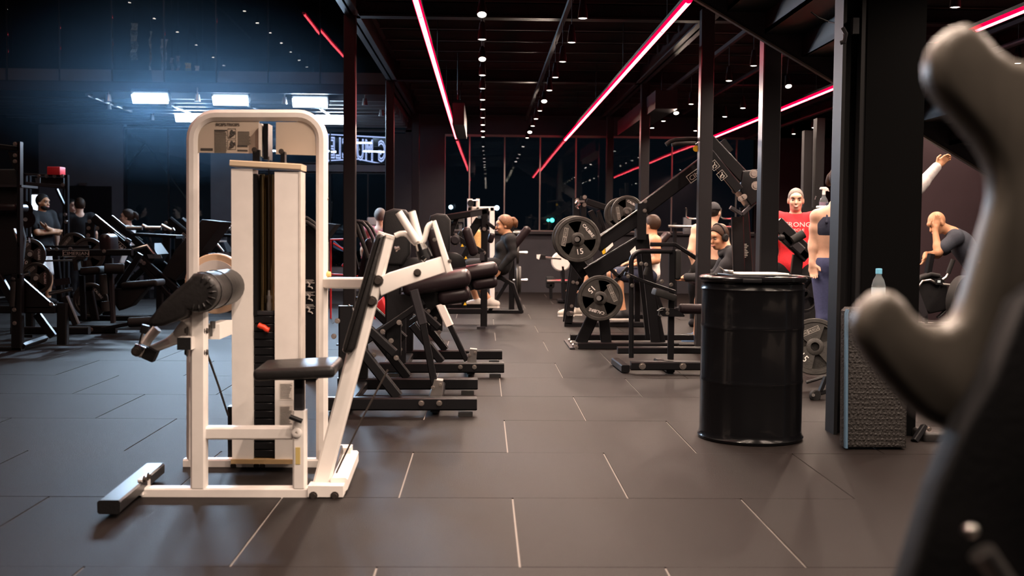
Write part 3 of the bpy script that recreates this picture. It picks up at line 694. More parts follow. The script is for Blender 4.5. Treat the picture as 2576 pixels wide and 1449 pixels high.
def plate(c, label, R=0.225, th=0.035, rot=40.0, num='15', ax=(0, -1, 0), words=True, group='cast iron weight plates'):
    """cast iron three grip plate; ax points out of the lettered face."""
    c = Vector(c); ax = Vector(ax).normalized(); up = (V(0, 0, 1)-ax*ax.z).normalized(); rt = up.cross(ax)
    if rt.dot(V(1, 0, 0)) < 0 and ax.y < -0.3: rt = -rt
    r = thing('weight_plate', label, 'weight plate', c, group)
    mk('rim', MB().lathe([(-th/2, R*.80), (-th/2, R*.97), (-th/2+.006, R), (th/2-.006, R), (th/2, R*.97), (th/2, R*.86), (th/2-.008, R*.83), (th/2-.008, R*.78), (-th/2, R*.80)], c, ax, 48), iron, r)
    def dr(a): a = math.radians(a); return rt*math.cos(a)+up*math.sin(a)
    for q in (0, 120, 240):
        a0 = rot+q; poly = [c+dr(a0-38+i*9.5)*R*.82 for i in range(9)] + [c+dr(a0+46)*R*.30, c+dr(a0)*R*.16, c+dr(a0-46)*R*.30]
        mk('web', MB().prism([p-ax*(th*.30) for p in poly], th*.62, ax), iron, r)
    mk('hub', MB().lathe([(-th*.5, R*.30), (th*.42, R*.30), (th*.55, R*.26), (th*.55, R*.15), (-th*.5, R*.15)], c, ax, 28), iron, r)
    f = ax*(th*.33)
    if words:
        a = dr(rot+240); o = mk('number', MB().text(num, c+a*R*.53+f, -(ax.cross(-a)) if False else (-a).cross(ax), -a, R*.24, 0.002), paint, r)
        a = dr(rot); mk('lettering', MB().text('CALIBRE', c+a*R*.60+f, a.cross(ax), a, R*.13, 0.002), paint, r)
        a = dr(rot+130); s_ = a.cross(ax); lt = MB()
        lt.text('STRONG', c+a*R*.56-s_*R*.20+f, s_, a, R*.085, 0.002, sx=.74).text('MUSCLE', c+a*R*.56+s_*R*.20+f, s_, a, R*.085, 0.002, sx=.78)
        for k in (-1, 1):
            o_ = c+a*R*.56-s_*R*.20*k+f; lt.path([o_+s_*R*.19+a*R*.08, o_-s_*R*.19+a*R*.08, o_-s_*R*.19-a*R*.08, o_+s_*R*.19-a*R*.08], 0.003, 0.002, ref=ax, closed=True)
        mk('lettering', lt, MATS.get('grey_print') or K('grey_print', (0.35, 0.33, 0.30), 0.5), r)
    return r

# ------------------------------------------------------------------ twin black plate machines behind the white one
def twin():
    Y = 6.94; r = thing('leg_press_bench', 'nearer of two matching black plate loaded benches right behind the white machine', 'gym machine', ground(1100, 1048), 'matching black benches')
    for dy, lab in ((0.0, None), (0.92, None)):
        o = mk('base_rail', MB().bar(at(800, 1017, Y)+V(0, .035+dy, 0), at(1198, 1017, Y)+V(0, .035+dy, 0), m(33, Y), 0.07), black, r)
        mk('end_plug', MB().bar(at(1198, 1017, Y)+V(0, .035+dy, 0), at(1200, 1017, Y)+V(0, .035+dy, 0), m(31, Y), 0.066), plastic, o)
        mk('rubber_foot', MB().bb(at(1160, 0, Y).x, at(1197, 0, Y).x, Y-0.01+dy, Y+0.08+dy, 0.0, at(0, 1032, Y).z), rubb, r)
        mk('rubber_foot', MB().bb(at(830, 0, Y).x, at(865, 0, Y).x, Y-0.01+dy, Y+0.08+dy, 0.0, at(0, 1032, Y).z), rubb, r)
        mk('diagonal_brace', bars(MB(), Y, [(1000, 1000, 905, 880, 26)], 0.06, (dy+.01,)), black, r)
        mk('upright', bars(MB(), Y, [(868, 1002, 868, 770, 34)], 0.07, (dy,)), black, r)
        mk('top_strut', bars(MB(), Y, [(868, 775, 990, 890, 22)], 0.06, (dy+.02,)), black, r)
        bolts(Y+dy-0.004, [(1060, 1014), (1105, 1014)], r, 0.013); bolts(Y+dy-0.004, [(849, 807), (840, 846), (868, 880), (868, 958)], r, 0.012)
    z = at(0, 1017, Y).z
    for x in (1096, 870): mk('cross_member', MB().bar((at(x, 0, Y).x, Y+.06, z), (at(x, 0, Y).x, Y+.94, z), 0.09, 0.06, ref=V(0, 0, 1)), black, r)
    mk('strut_bracket', MB().prism(P3([(1082, 998), (1112, 998), (1114, 958), (1092, 956)], Y+.08), 0.10), steel, r)
    mk('floor_anchor', MB().prism(P3([(1082, 1036), (1106, 1036), (1112, 1008), (1092, 1008)], Y+.09), 0.07), black, r)
    bolts(Y+.07, [(1090, 975), (1108, 968)], r, 0.010)
    # strut up to the seat, seat and roller
    mk('strut', bars(MB(), Y+.12, [(1096, 985, 1060, 800, 17)], 0.05), black, r)
    mk('strut_sleeve', bars(MB(), Y+.115, [(1063, 815, 1040, 730, 22)], 0.06), steelb, r)
    Ys = Y+.28
    for d_ in (0.05, 0.42): mk('lever_arm', bars(MB(), Ys, [(905, 870, 1065, 760, 17)], 0.045, (d_,)), black, r)
    pad('seat_pad', Ys, 1012, 727, 1183, 699, 44, 0.46, pvc, r, dy=-0.02)
    pad('roller_pad', Ys, 1100, 752, 1181, 740, 40, 0.40, pvc, r, dy=0.02)
    mk('seat_carriage', MB().prism(P3([(985, 742), (1100, 735), (1125, 760), (1075, 775), (1000, 790)], Ys+.1), 0.25), black, r)
    # tall head with pulley and cowl
    mk('mast', bars(MB(), Ys, [(985, 900, 985, 540, 40)], 0.08, (.10,)), black, r)
    mk('mast_head', MB().prism(P3([(962, 560), (968, 532), (990, 524), (1018, 527), (1032, 545), (1030, 640), (1012, 668), (975, 668), (962, 640)], Ys+.07), 0.16, round_=0.02), blackm, r)
    mk('knee_pad', bars(MB(), Ys, [(1083, 572, 1112, 650, 27)], 0.16, (.1,)), pvc, r) if False else pad('shin_pad', Ys, 1079, 568, 1108, 660, 30, 0.24, pvc, r, dy=0.05)
    mk('weight_wheel', MB().lathe([(0, .10), (.004, .11), (.03, .11), (.034, .10)], at(1040, 690, Ys+.1), (0, 1, 0), 30), black, r)
    for (a, b) in (((940, 860), (1052, 690)), ((900, 800), (985, 700))):
        mk('link_rod', bars(MB(), Ys, [(*a, *b, 12)], 0.035, (.16,)), black, r)
    for q in ((963, 834), (984, 857), (1004, 811), (997, 900), (940, 893)): boltm(at(*q, Ys+.03), 0.012, 0.012, mt=bolt, par=r)
    return r
tw = twin()
tw2 = dup(tw, (0.205, 1.87, 0), 'farther of two matching black plate loaded benches, seen past the white curl handle')
for c in [c for c in tw2.children if c.name.startswith('strut') and not c.name.startswith('strut_bracket')]: bpy.data.objects.remove(c)
mk('strut', bars(MB(), 9.0, [(1174, 908, 1128, 812, 13)], 0.05), black, tw2)
mk('white_sleeve', bars(MB(), 8.995, [(1131, 820, 1090, 730, 21)], 0.062), white, tw2, 'cream painted strut sleeve')
# instruction column seen between the tower and the hoop
ic = thing('cable_station', 'black cable station with figure stickers seen between white tower and hoop', 'gym machine', (at(780, 0, 8.6).x, 8.6, 0))
mk('column', MB().bb(at(760, 0, 8.6).x, at(800, 0, 8.6).x, 8.6, 8.72, 0, at(0, 560, 8.6).z), black, ic)
mk('cowl', MB().prism(P3([(748, 700), (752, 600), (775, 556), (806, 570), (824, 610), (826, 700)], 8.75), 0.1, round_=0.02), blackm, ic)
for k in range(2): mk('arched_bar', MB().tube(P3([(752, 546+k*10), (772, 549+k*10), (788, 560+k*10), (806, 578+k*10), (822, 610)], 8.6-.03*k), 0.016, 10), rubb, ic)
pr = MB()
for i, y in enumerate((697, 728, 760)):
    for q in range(5): pr.bb(at(768, 0, 8.59).x, at(768+random.randint(12, 24), 0, 8.59).x, 8.592, 8.598, at(0, y+q*2.2+1, 8.59).z, at(0, y+q*2.2, 8.59).z)
    pr.tube(P3([(774, y+14), (779, y+18), (776, y+24), (784, y+26), (786, y+30)], 8.594), 0.006, 6).ell(at(774, y+13, 8.594), (.008, .003, .008), 8)
mk('figure_stickers', pr, MATS['grey_print'] if 'grey_print' in MATS else K('grey_print', (0.35, 0.33, 0.30), 0.5), ic)
mk('foot', MB().bb(at(745, 0, 8.6).x, at(815, 0, 8.6).x, 8.5, 8.9, 0, 0.05), black, ic)

# black press with bent handle tubes left of the aisle
pm = thing('chest_press', 'black chest press with bent grey handle tubes left of the aisle column', 'gym machine', (at(915, 0, 11.9).x, 11.9, 0))
Y = 11.9
for dy in (0, 0.45):
    mk('handle_tube', MB().tube([p+V(0, dy, 0) for p in P3([(888, 553), (896, 566), (908, 600), (918, 625), (926, 650)], Y)], 0.022, 10), rubb, pm)
    mk('handle_tube', MB().tube([p+V(0, dy, 0) for p in P3([(896, 556), (912, 559), (926, 575), (938, 600), (950, 640)], Y)], 0.018, 10), steelb, pm)
    mk('grip', MB().cyl(at(876, 572, Y)+V(0, dy, 0), at(898, 597, Y)+V(0, dy, 0), 0.024, n=12), rubb, pm)
    mk('leg', bars(MB(), Y, [(930, 640, 905, 845, 18)], 0.07, (dy,)), black, pm); mk('base_rail', bars(MB(), Y, [(860, 847, 1010, 847, 14)], 0.07, (dy,)), black, pm)
pad('backrest', Y, 930, 600, 905, 720, 26, 0.3, pvc, pm, dy=.08)
pad('seat_pad', Y, 880, 715, 925, 720, 20, 0.3, pvc, pm, dy=.08)
mk('seat_post', bars(MB(), Y, [(905, 722, 905, 847, 16)], 0.07, (.2,)), black, pm)
mk('guard_plate', MB().prism(P3([(868, 650), (895, 640), (905, 690), (880, 700)], Y+.2), .05), black, pm)
# red framed hurdle with blue band
rf = thing('agility_frame', 'red tubular agility frame with blue band on the floor behind the chest press', 'frame', (at(890, 0, 14.5).x, 14.5, 0))
Y = 14.5
for pts in ([(832, 603), (880, 602)], [(838, 612), (883, 640), (862, 668), (884, 692)], [(905, 600), (945, 602)], [(932, 603), (910, 650)], [(826, 690), (900, 694)]):
    mk('red_tube', MB().tube(P3(pts, Y), 0.013, 8), redc, rf)
mk('blue_band', MB().prism(P3([(838, 604), (856, 620), (886, 632), (888, 640), (854, 630), (838, 622)], Y+.05), 0.03), bluec, rf)
for x in (832, 884, 942): mk('post', MB().tube(P3([(x, 602), (x, 804)], Y+.1), 0.012, 8), redc, rf)
bk_ = thing('foam_block', 'brown grey foam block on the floor between the black benches and the seated machine', 'block', ground(1089, 858)); mk('block', MB().rbox(at(1089, 839, 11.8)+V(0, .12, .0), (m(34, 11.8), .24, m(36, 11.8)), .01, 2), K('brown_foam', (.07, .045, .045), .7), bk_); mk('top_sheet', MB().bb(at(1072, 0, 11.8).x, at(1106, 0, 11.8).x, 11.8, 12.04, at(0, 821, 11.8).z, at(0, 818, 11.8).z), pvc, bk_)
# red tank seen under the white arm
rk = mk('kit_bag', MB().prism(P3([(943, 765), (962, 748), (976, 790), (972, 796), (948, 796)], 15.0), 0.25, round_=.02), redc, loc=ground(960, 796)); tag(rk, 'small red bag on the floor behind the white arm beam', 'bag')

# ------------------------------------------------------------------ black seated machine with the woman, pale weight tower
def seated_machine():
    Y = 13.2; r = thing('seated_row_machine', 'black seated machine with tall square upright at the aisle where the woman sits', 'gym machine', ground(1217, 824))
    mk('upright', bars(MB(), Y, [(1217, 822, 1219, 528, 17)], 0.09), black, r)
    mk('foot_plate', MB().bb(at(1206, 0, Y).x, at(1228, 0, Y).x, Y-.03, Y+.13, 0, 0.03), steelb, r)
    mk('top_beam', bars(MB(), Y, [(1120, 548, 1230, 530, 17)], 0.08), black, r)
    mk('label_plate', MB().prism(P3([(1183, 534), (1212, 529), (1213, 542), (1184, 547)], Y-.006), .006), steelb, r)
    part_bars('diagonal', Y, [(1168, 612, 1207, 552, 22), (1112, 640, 1150, 545, 12), (1130, 560, 1112, 700, 10)], black, r, dys=(0.05,))
    part_bars('lever', Y, [(1138, 592, 1216, 636, 14), (1180, 620, 1140, 700, 14), (1225, 560, 1245, 575, 9)], black, r, dys=(-.02,))
    g = mk('pivot_wheel', MB().lathe([(0, .055), (.01, .06), (.03, .06), (.04, .04), (.06, .04)], at(1145, 604, Y-.02), (0, -1, 0), 20), steelb, r)
    bolts(Y-.03, [(1136, 597), (1147, 590), (1155, 610), (1146, 616)], g, 0.010); bolts(Y-.01, [(1218, 576), (1218, 636)], r, 0.016)
    mk('pin_block', MB().bb(at(1212, 0, Y).x, at(1224, 0, Y).x, Y-.05, Y, at(0, 645, Y).z, at(0, 624, Y).z), steelb, r)
    for (x, y) in ((1163, 617), (1172, 648), (1170, 764)): mk('warning_triangle', MB().prism(P3([(x-4, y+3.5), (x+4, y+3.5), (x, y-4)], Y-.03), .004), yellow, r)
    part_bars('base_rail', Y, [(1000, 783, 1212, 783, 14)], black, r, dys=(0, .8))
    part_bars('inner_post', Y, [(1166, 700, 1166, 780, 12), (1120, 690, 1120, 780, 14)], black, r, dys=(.3,))
    # seat frame and backrest to the right
    Yr = 13.9
    mk('seat_frame', MB().path([p+V(0, .05, 0) for p in P3([(1200, 690), (1262, 700), (1290, 716), (1311, 782)], Yr)], .055, .06), black, r)
    part_bars('base_rail', Yr, [(1190, 785, 1314, 785, 9), (1232, 782, 1275, 712, 9)], black, r, dys=(0.02,))
    pad('backrest', Yr, 1256, 665, 1331, 572, 19, 0.34, pvc, r, dy=-0.1); pad('seat_pad', Yr, 1195, 676, 1262, 680, 16, 0.36, pvc, r, dy=-0.1)
    pad('chest_pad', Y, 1240, 586, 1232, 612, 16, .2, pvc, r, dy=.3)
    pad('leg_roller', Y, 1150, 600, 1160, 580, 9, .3, rubb, r, dy=.3)
    return r
seated_machine()
def pale_tower():
    Y = 17.0; r = thing('weight_stack_tower', 'distant white weight stack tower with pulley behind the seated woman', 'gym machine', ground(1215, 772))
    part_bars('column', Y, [(1182, 770, 1182, 500, 13), (1238, 770, 1238, 522, 12)], white, r, d=0.07)
    mk('header', bars(MB(), Y, [(1176, 526, 1244, 526, 12)], .07), white, r); part_bars('mast', Y, [(1202, 530, 1202, 500, 9)], white, r)
    mk('lettering', MB().text('CYBEX', at(1193, 526, Y-.004), (1, 0, 0), (0, 0, 1), m(5, Y), .003), dprint, r)
    mk('pulley', MB().lathe([(0, .05), (.02, .05)], at(1184, 511, Y-.03), (0, 1, 0), 20), plastic, r)
    mk('shroud', MB().bb(at(1189, 0, Y).x, at(1205, 0, Y).x, Y, Y+.1, .1, at(0, 532, Y).z), offw, r)
    mk('stack', MB().bb(at(1207, 0, Y).x, at(1230, 0, Y).x, Y+.02, Y+.1, .1, .9), blackm, r)
    mk('axle', MB().tube(P3([(1184, 504), (1203, 504)], Y-.01), .008, 8), steel, r)
    mk('base', bars(MB(), Y, [(1170, 768, 1250, 768, 9)], .4), white, r)
pale_tower()
st = thing('plate_tree', 'plate storage tree with long chrome pegs beside the seated woman', 'rack', (at(1300, 0, 16.0).x, 16.0, 0))
mk('post', bars(MB(), 16.0, [(1287, 784, 1287, 560, 14)], .08), black, st); mk('foot', bars(MB(), 16.0, [(1262, 782, 1316, 782, 8)], .4, (-.15,)), black, st)
for y in (585, 636, 705): mk('peg', MB().tube(P3([(1290, y), (1327, y)], 16.0), .024, 12), chrome, st)
for i, (x, y, rr, lab) in enumerate(((1302, 636, .16, 'upper dark plate seen edge on'), (1300, 705, .225, 'inner large plate seen edge on'), (1307, 705, .2, 'outer plate seen edge on'))):
    plate(at(x, y, 16.0), '%s on the chrome peg tree behind the seated woman' % lab, rr, .035, 30, ax=(1, 0, 0), words=False, group='plates on the peg tree')

# ------------------------------------------------------------------ right: lever row machine, near frame, rear machine
def lever_row():
    Y = 11.0; r = thing('lever_row_machine', 'big black lever machine loaded with round plates right of the aisle', 'gym machine', ground(1600, 882))
    mk('base_rail', bars(MB(), Y, [(1454, 871, 1772, 871, 18)], .08), black, r); mk('base_rail', bars(MB(), Y, [(1446, 862, 1772, 862, 16)], .08, (.55,)), black, r)
    mk('foot_block', MB().bb(at(1443, 0, Y).x, at(1457, 0, Y).x, Y-.05, Y+.75, 0.004, at(0, 864, Y).z), steelb, r)
    bolts(Y-.05, [(1450, 873)], r, .014); 
    for dy in (0, .25, .5): boltm(at(1443, 868, Y)+V(0, dy, 0), .016, .015, (-1, 0, 0), bolt, r)
    part_bars('plate_leg', Y, [(1462, 866, 1505, 772, 30), (1527, 864, 1518, 770, 27)], black, r, dys=(.05,))
    part_bars('upright', Y, [(1622, 590, 1652, 862, 24)], black, r, dys=(0.05, .4)); part_bars('rear_leg', Y, [(1640, 720, 1668, 865, 22)], black, r, dys=(.1,))
    hp = mk('head_plate', MB().bb(at(1610, 0, Y).x, at(1633, 0, Y).x, Y-.05, Y+.15, at(0, 588, Y).z, at(0, 496, Y).z), black, r)
    bolts(Y-.05, [(1623, 506), (1622, 530)], hp, .014)
    la = mk('lever_arm', bars(MB(), Y, [(1612, 545, 1500, 618, 36)], .07), black, r); mk('lever_arm', bars(MB(), Y, [(1615, 610, 1478, 692, 40)], .07), black, r)
    mk('edge_highlight', bars(MB(), Y, [(1610, 524, 1506, 598, 3)], .05, (-.02,)), steel, la)  # bright strip added as the highlight along the arm's top edge
    mk('weight_horn_block', bars(MB(), Y, [(1478, 692, 1440, 640, 34)], .07, (.05,)), black, r)
    lg = mk('long_lever', bars(MB(), Y, [(1622, 525, 1838, 362, 36)], .07, (.05,)), black, r)
    d = (at(1757, 440, Y)-at(1637, 528, Y)).normalized(); up = V(0, -1, 0).cross(d) if V(0, -1, 0).cross(d).z > 0 else d.cross(V(0, -1, 0))
    lt = MB().text('CIMERIAN', at(1766, 428, Y+.044), d, up, m(12, Y), .003); c = at(1766, 428, Y+.044); hw, hh = m(42, Y), m(10, Y)
    lt.path([c+d*hw+up*hh, c-d*hw+up*hh, c-d*hw-up*hh, c+d*hw-up*hh], .006, .004, ref=V(0, 1, 0), closed=True); mk('lettering', lt, MATS['grey_print'], lg)
    mk('cross_tube', MB().path([p for p in P3([(1636, 615), (1698, 615), (1752, 650), (1775, 664)], Y-.1)], .04, .045), black, r)
    mk('warning_label', MB().prism(P3([(1514, 633), (1523, 624), (1524, 636), (1517, 640)], Y-.01), .004), yellow, r); mk('white_label', MB().prism(P3([(1521, 627), (1541, 610), (1543, 617), (1524, 636)], Y-.01), .004), paint, r)
    mk('white_tag', MB().prism(P3([(1585, 632), (1598, 619), (1601, 633), (1589, 646)], Y-.12), .004), paint, r)
    # vertical mast carrying the top lever
    part_bars('mast', Y, [(1866, 690, 1862, 545, 30), (1862, 880, 1866, 690, 34)], black, r, dys=(.1,)); part_bars('mast', Y, [(1908, 870, 1885, 520, 22)], black, r, dys=(.2,))
    tl = mk('top_lever', bars(MB(), Y, [(1764, 338, 1896, 478, 32)], .08, (-.1,)), black, r)
    sb = mk('sticker_bar', bars(MB(), Y, [(1752, 358, 1850, 480, 24)], .05, (-.17,)), black, r)
    d2 = (at(1850, 480, Y)-at(1752, 358, Y)).normalized(); u2 = d2.cross(V(0, -1, 0)); u2 = u2 if u2.z > 0 else -u2; pr = MB()
    for j in range(6):
        c = at(1763+2.2*j, 374+2.7*j, Y-.172); pr.bar(c-u2*.035, c+u2*.035-u2*random.uniform(0, .02), .005, .003)
    for (x, y) in ((1797, 416), (1816, 441)):
        c = at(x, y, Y-.172); q = [c+d2*a+u2*b for a, b in ((-.04, -.036), (.04, -.036), (.04, .036), (-.04, .036))]; pr.path(q, .004, .003, closed=True)
        pr.tube([c+d2*a+u2*b for a, b in ((-.025, .02), (-.005, .008), (.0, -.02), (.02, -.025))], .005, 6).tube([c+d2*a+u2*b for a, b in ((-.005, .008), (.02, .015), (.025, -.01))], .004, 6)
    mk('figure_stickers', pr, MATS['grey_print'], sb)
    mk('round_sticker', MB().lathe([(0, .03), (.004, .03)], at(1751, 374, Y-.18), (0, -1, 0), 18), yellow, sb)
    mk('handle', MB().tube(P3([(1675, 364), (1686, 356), (1699, 352), (1730, 350), (1764, 350)], Y-.08), .021, 12), rubb, r); mk('handle', MB().tube(P3([(1690, 365), (1703, 361), (1750, 361)], Y+.30), .021, 12), rubb, r)
    jb_ = mk('joint_block', MB().prism(P3([(1868, 430), (1912, 425), (1916, 500), (1890, 520), (1862, 480)], Y-.12), .3, round_=.015), black, r); bolts(Y-.12, [(1896, 437), (1901, 467)], jb_, .03)
    part_bars('v_link', Y, [(1833, 522, 1862, 540, 9), (1862, 540, 1896, 508, 9)], steelb, r, dys=(-.1,)); bolts(Y-.12, [(1863, 500), (1848, 480), (1872, 495)], r, .02)
    pr = MB()
    for j in range(9): pr.bb(at(1891, 0, Y).x, at(1904+random.randint(-3, 3), 0, Y).x, Y+.185, Y+.195, at(0, 597+j*4.2+2, Y).z, at(0, 597+j*4.2, Y).z)
    mk('print_label', pr, MATS['grey_print'], r)
    # roller arm to the right of the column and lower pad
    part_bars('press_arm', Y, [(1935, 560, 2015, 640, 34), (1945, 590, 2010, 648, 24)], black, r, dys=(-.3,)); mk('arm_post', bars(MB(), Y, [(1992, 640, 1978, 760, 26)], .07, (-.25,)), black, r)
    mk('foam_roller', MB().cyl(at(1993, 605, Y-.36), at(2022, 588, Y-.36), .042, n=18), rubb, r); mk('knob', MB().ell(at(1966, 598, Y-.34), (.035, .035, .035), 14), plastic, r)
    mk('roller_block', bars(MB(), Y, [(1972, 612, 1992, 630, 22)], .08, (-.38,)), steelb, r)
    mk('base_rail', bars(MB(), Y, [(1700, 868, 2010, 868, 16)], .08, (-.2,)), black, r)
    # horn tubes for plates
    mk('plate_horn', MB().tube([at(1452, 602, Y-.30), at(1452, 602, Y+.05)], .025, 14), steel, r); mk('plate_horn', MB().tube([at(1507, 750, Y-.22), at(1507, 750, Y+.1)], .025, 14), steel, r)
    return r
lever_row()
plate(at(1453, 602, 10.82), 'cast iron plate marked 15 on the upper horn of the lever machine, outer', rot=40); plate(at(1446, 600, 10.93), 'cast iron plate on the upper horn of the lever machine, inner one half hidden', rot=70, words=False)
plate(at(1510, 750, 10.88), 'cast iron plate marked 15 upside down on the lower horn of the lever machine', rot=-105)
def near_frame():
    Y = 9.05; r = thing('leg_raise_frame', 'black tube arch frame with foam rollers standing left of the drum', 'gym machine', ground(1680, 945))
    mk('base_rail', bars(MB(), Y, [(1588, 921, 1772, 921, 22)], .08), black, r); mk('base_rail', bars(MB(), Y, [(1575, 900, 1800, 900, 18)], .08, (.55,)), black, r); bolts(Y-.002, [(1616, 921), (1718, 921)], r, .02)
    z = at(0, 921, Y).z
    for x in (1590, 1706): mk('cross_member', MB().bar((at(x, 0, Y).x, Y+.07, z), (at(x, 0, Y).x-.02, Y+.62, z), .07, .06, ref=V(0, 0, 1)), black, r)
    mk('rubber_foot', MB().bb(at(1697, 0, Y).x, at(1765, 0, Y).x, Y-.01, Y+.09, 0, at(0, 932, Y).z), rubb, r); mk('rubber_foot', MB().bb(at(1592, 0, Y).x, at(1612, 0, Y).x, Y+.5, Y+.62, 0, at(0, 932, Y).z), rubb, r)
    mk('arch_tube', MB().tube([at(x, y, Y+.2) for x, y in [(1588, 900), (1588, 665)] + arc(1616, 660, 28, 180, 90, 6) + [(1690, 632)]], .021, 12), black, r)
    mk('side_post', bars(MB(), Y+.2, [(1692, 628, 1688, 905, 15)], .05), black, r); pad('side_pad', Y+.2, 1708, 628, 1706, 705, 16, .12, rubb, r)
    mk('tilt_bar', bars(MB(), Y+.1, [(1572, 688, 1600, 700, 9), (1598, 700, 1698, 734, 9)], .05), black, r); bolts(Y+.09, [(1580, 695), (1665, 708), (1688, 716)], r, .012)
    mk('pedal', MB().rbox(at(1670, 741, Y+.2), (m(56, Y), .22, m(18, Y)), .012, 2, Matrix.Rotation(math.radians(17), 3, 'Y')), rubb, r)
    mk('roller_bracket', MB().prism(P3([(1655, 782), (1665, 775), (1700, 777), (1722, 792), (1722, 797), (1668, 796)], Y+.15), .06), black, r); bolts(Y+.15, [(1679, 779), (1679, 788)], r, .011)
    mk('foam_roller', MB().lathe([(0, .034), (.01, .042), (.28, .042), (.29, .034)], at(1709, 777, Y+.2), (1, 0, 0), 18), pvc, r)
    mk('hook', MB().tube(P3([(1668, 780), (1658, 782), (1656, 792), (1664, 797)], Y+.14), .005, 6), steel, r)
    bolts(Y+.15, [(1613, 663), (1625, 665), (1590, 718)], r, .012); mk('knob_grip', MB().cyl(at(1623, 692, Y+.1), at(1629, 672, Y+.1), .02, n=12), rubb, r)
near_frame()
def rear_machine():
    Y = 13.6; r = thing('plate_press_machine', 'black plate loaded press behind the lever machine with a leaning post', 'gym machine', ground(1450, 822))
    part_bars('leaning_post', Y, [(1430, 815, 1452, 640, 20)], black, r, dys=(0, .3)); bolts(Y-.005, [(1442, 710), (1452, 712), (1438, 770)], r, .015)
    mk('base_rail', bars(MB(), Y, [(1420, 817, 1640, 817, 13)], .08), black, r); mk('base_rail', bars(MB(), Y, [(1560, 805, 1640, 805, 12)], .08, (.5,)), black, r)
    mk('lock_knob', MB().cyl(at(1430, 789, Y-.08), at(1438, 789, Y), .03, n=12), steel, r)
    part_bars('head_post', Y, [(1452, 543, 1452, 497, 18), (1470, 690, 1470, 492, 14)], black, r, dys=(.1,)); mk('head_cap', MB().bb(at(1462, 0, Y).x, at(1478, 0, Y).x, Y+.05, Y+.2, at(0, 494, Y).z, at(0, 489, Y).z), steel, r)
    bolts(Y+.09, [(1471, 496), (1470, 515), (1452, 504)], r, .018); mk('chrome_linkage', MB().tube(P3([(1447, 512), (1452, 506), (1458, 514), (1450, 520), (1455, 526)], Y+.05), .012, 8), chrome, r)
    mk('swing_arm', bars(MB(), Y, [(1478, 506, 1545, 528, 16)], .07, (.1,)), black, r); part_bars('arm_strut', Y, [(1488, 530, 1518, 592, 14), (1508, 530, 1528, 590, 10)], black, r, dys=(.12,))
    mk('ledge', MB().bb(at(1443, 0, Y).x, at(1460, 0, Y).x, Y+.02, Y+.2, at(0, 545, Y).z, at(0, 536, Y).z), steel, r)
    pad('backrest', Y, 1652, 645, 1702, 586, 16, .3, pvc, r, dy=.45); mk('back_strut', bars(MB(), Y, [(1640, 660, 1690, 800, 10)], .05, (.6,)), black, r); pad('seat_pad', Y, 1575, 700, 1660, 706, 15, .34, pvc, r, dy=.2)
    part_bars('seat_post', Y, [(1612, 708, 1612, 815, 14)], black, r, dys=(.3,)); part_bars('footrest', Y, [(1530, 672, 1560, 700, 10), (1545, 706, 1578, 672, 10)], black, r, dys=(-.1,))
rear_machine()
bpy_r = bpy.data.objects['plate_press_machine']
mk('plate_horn', MB().tube([at(1578, 533, 12.52), V(at(1578, 533, 12.52).x, 13.75, at(1578, 533, 12.52).z)], .024, 12), steel, bpy_r)
plate(at(1578, 533, 12.6), 'upper dark plate beside the head bracket of the lever machine', .185, .035, 60); plate(at(1560, 538, 12.75), 'plate with pale lit rim half hidden behind the upper dark plate', .185, .035, 60, words=False)
# ------------------------------------------------------------------ left side machines
def front_rack():
    Y = 10.5; r = thing('power_rack', 'tall black rack with bolted square posts at the far left edge', 'gym machine', ground(60, 893))
    mk('base_rail', bars(MB(), Y, [(-60, 884, 53, 884, 22)], .08), black, r); mk('base_rail', bars(MB(), Y, [(-60, 850, 150, 850, 20)], .08, (.75,)), black, r)
    part_bars('post', Y, [(40, 880, 40, 690, 26), (46, 700, 46, 356, 8)], black, r, d=.08)
    mk('rear_post', bars(MB(), Y, [(139, 872, 139, 765, 25)], .08, (.15,)), black, r); mk('mid_rail', bars(MB(), Y, [(-40, 781, 126, 781, 19)], .07, (.1,)), black, r)
    part_bars('brace', Y, [(68, 795, 110, 852, 18), (140, 750, 170, 822, 16)], black, r, dys=(.2,))
    mk('gusset', MB().prism(P3([(49, 694), (134, 768), (126, 775), (49, 775)], Y+.1), .04), black, r); mk('cross_member', MB().bar(at(52, 872, Y)+V(0, .04, 0), at(110, 852, Y+.5)+V(0, .04, 0), .05, .05), black, r)
    mk('top_beam', bars(MB(), Y, [(-60, 362, 46, 374, 13)], .08), black, r); mk('corner_plate', MB().prism(P3([(20, 384), (46, 382), (46, 432), (34, 424)], Y-.01), .02), black, r); bolts(Y-.01, [(38, 362), (38, 391), (38, 406), (36, 779), (37, 813), (129, 765)], r, .014)
    mk('cowl', MB().prism(P3([(-30, 425), (48, 425), (50, 560), (60, 600), (50, 690), (-30, 700)], Y+.1), .08, round_=.02), blackm, r); mk('cowl_shelf', MB().bb(at(-30, 0, Y).x, at(46, 0, Y).x, Y+.02, Y+.4, at(0, 470, Y).z, at(0, 464, Y).z), steelb, r)
    pad('head_pad', Y, -20, 523, 42, 523, 22, .3, pvc, r); mk('grip', MB().cyl(at(30, 771, Y-.03), at(33, 708, Y-.03), .024, n=12), rubb, r); mk('knob', MB().ell(at(32, 703, Y-.03), (.024, .024, .024), 12), plastic, r)
    part_bars('hanging_rod', Y, [(33, 575, 48, 622, 3)], steel, r); part_bars('slanted_arm', Y, [(-10, 690, 30, 760, 18)], redc if False else black, r)
    return r
front_rack()
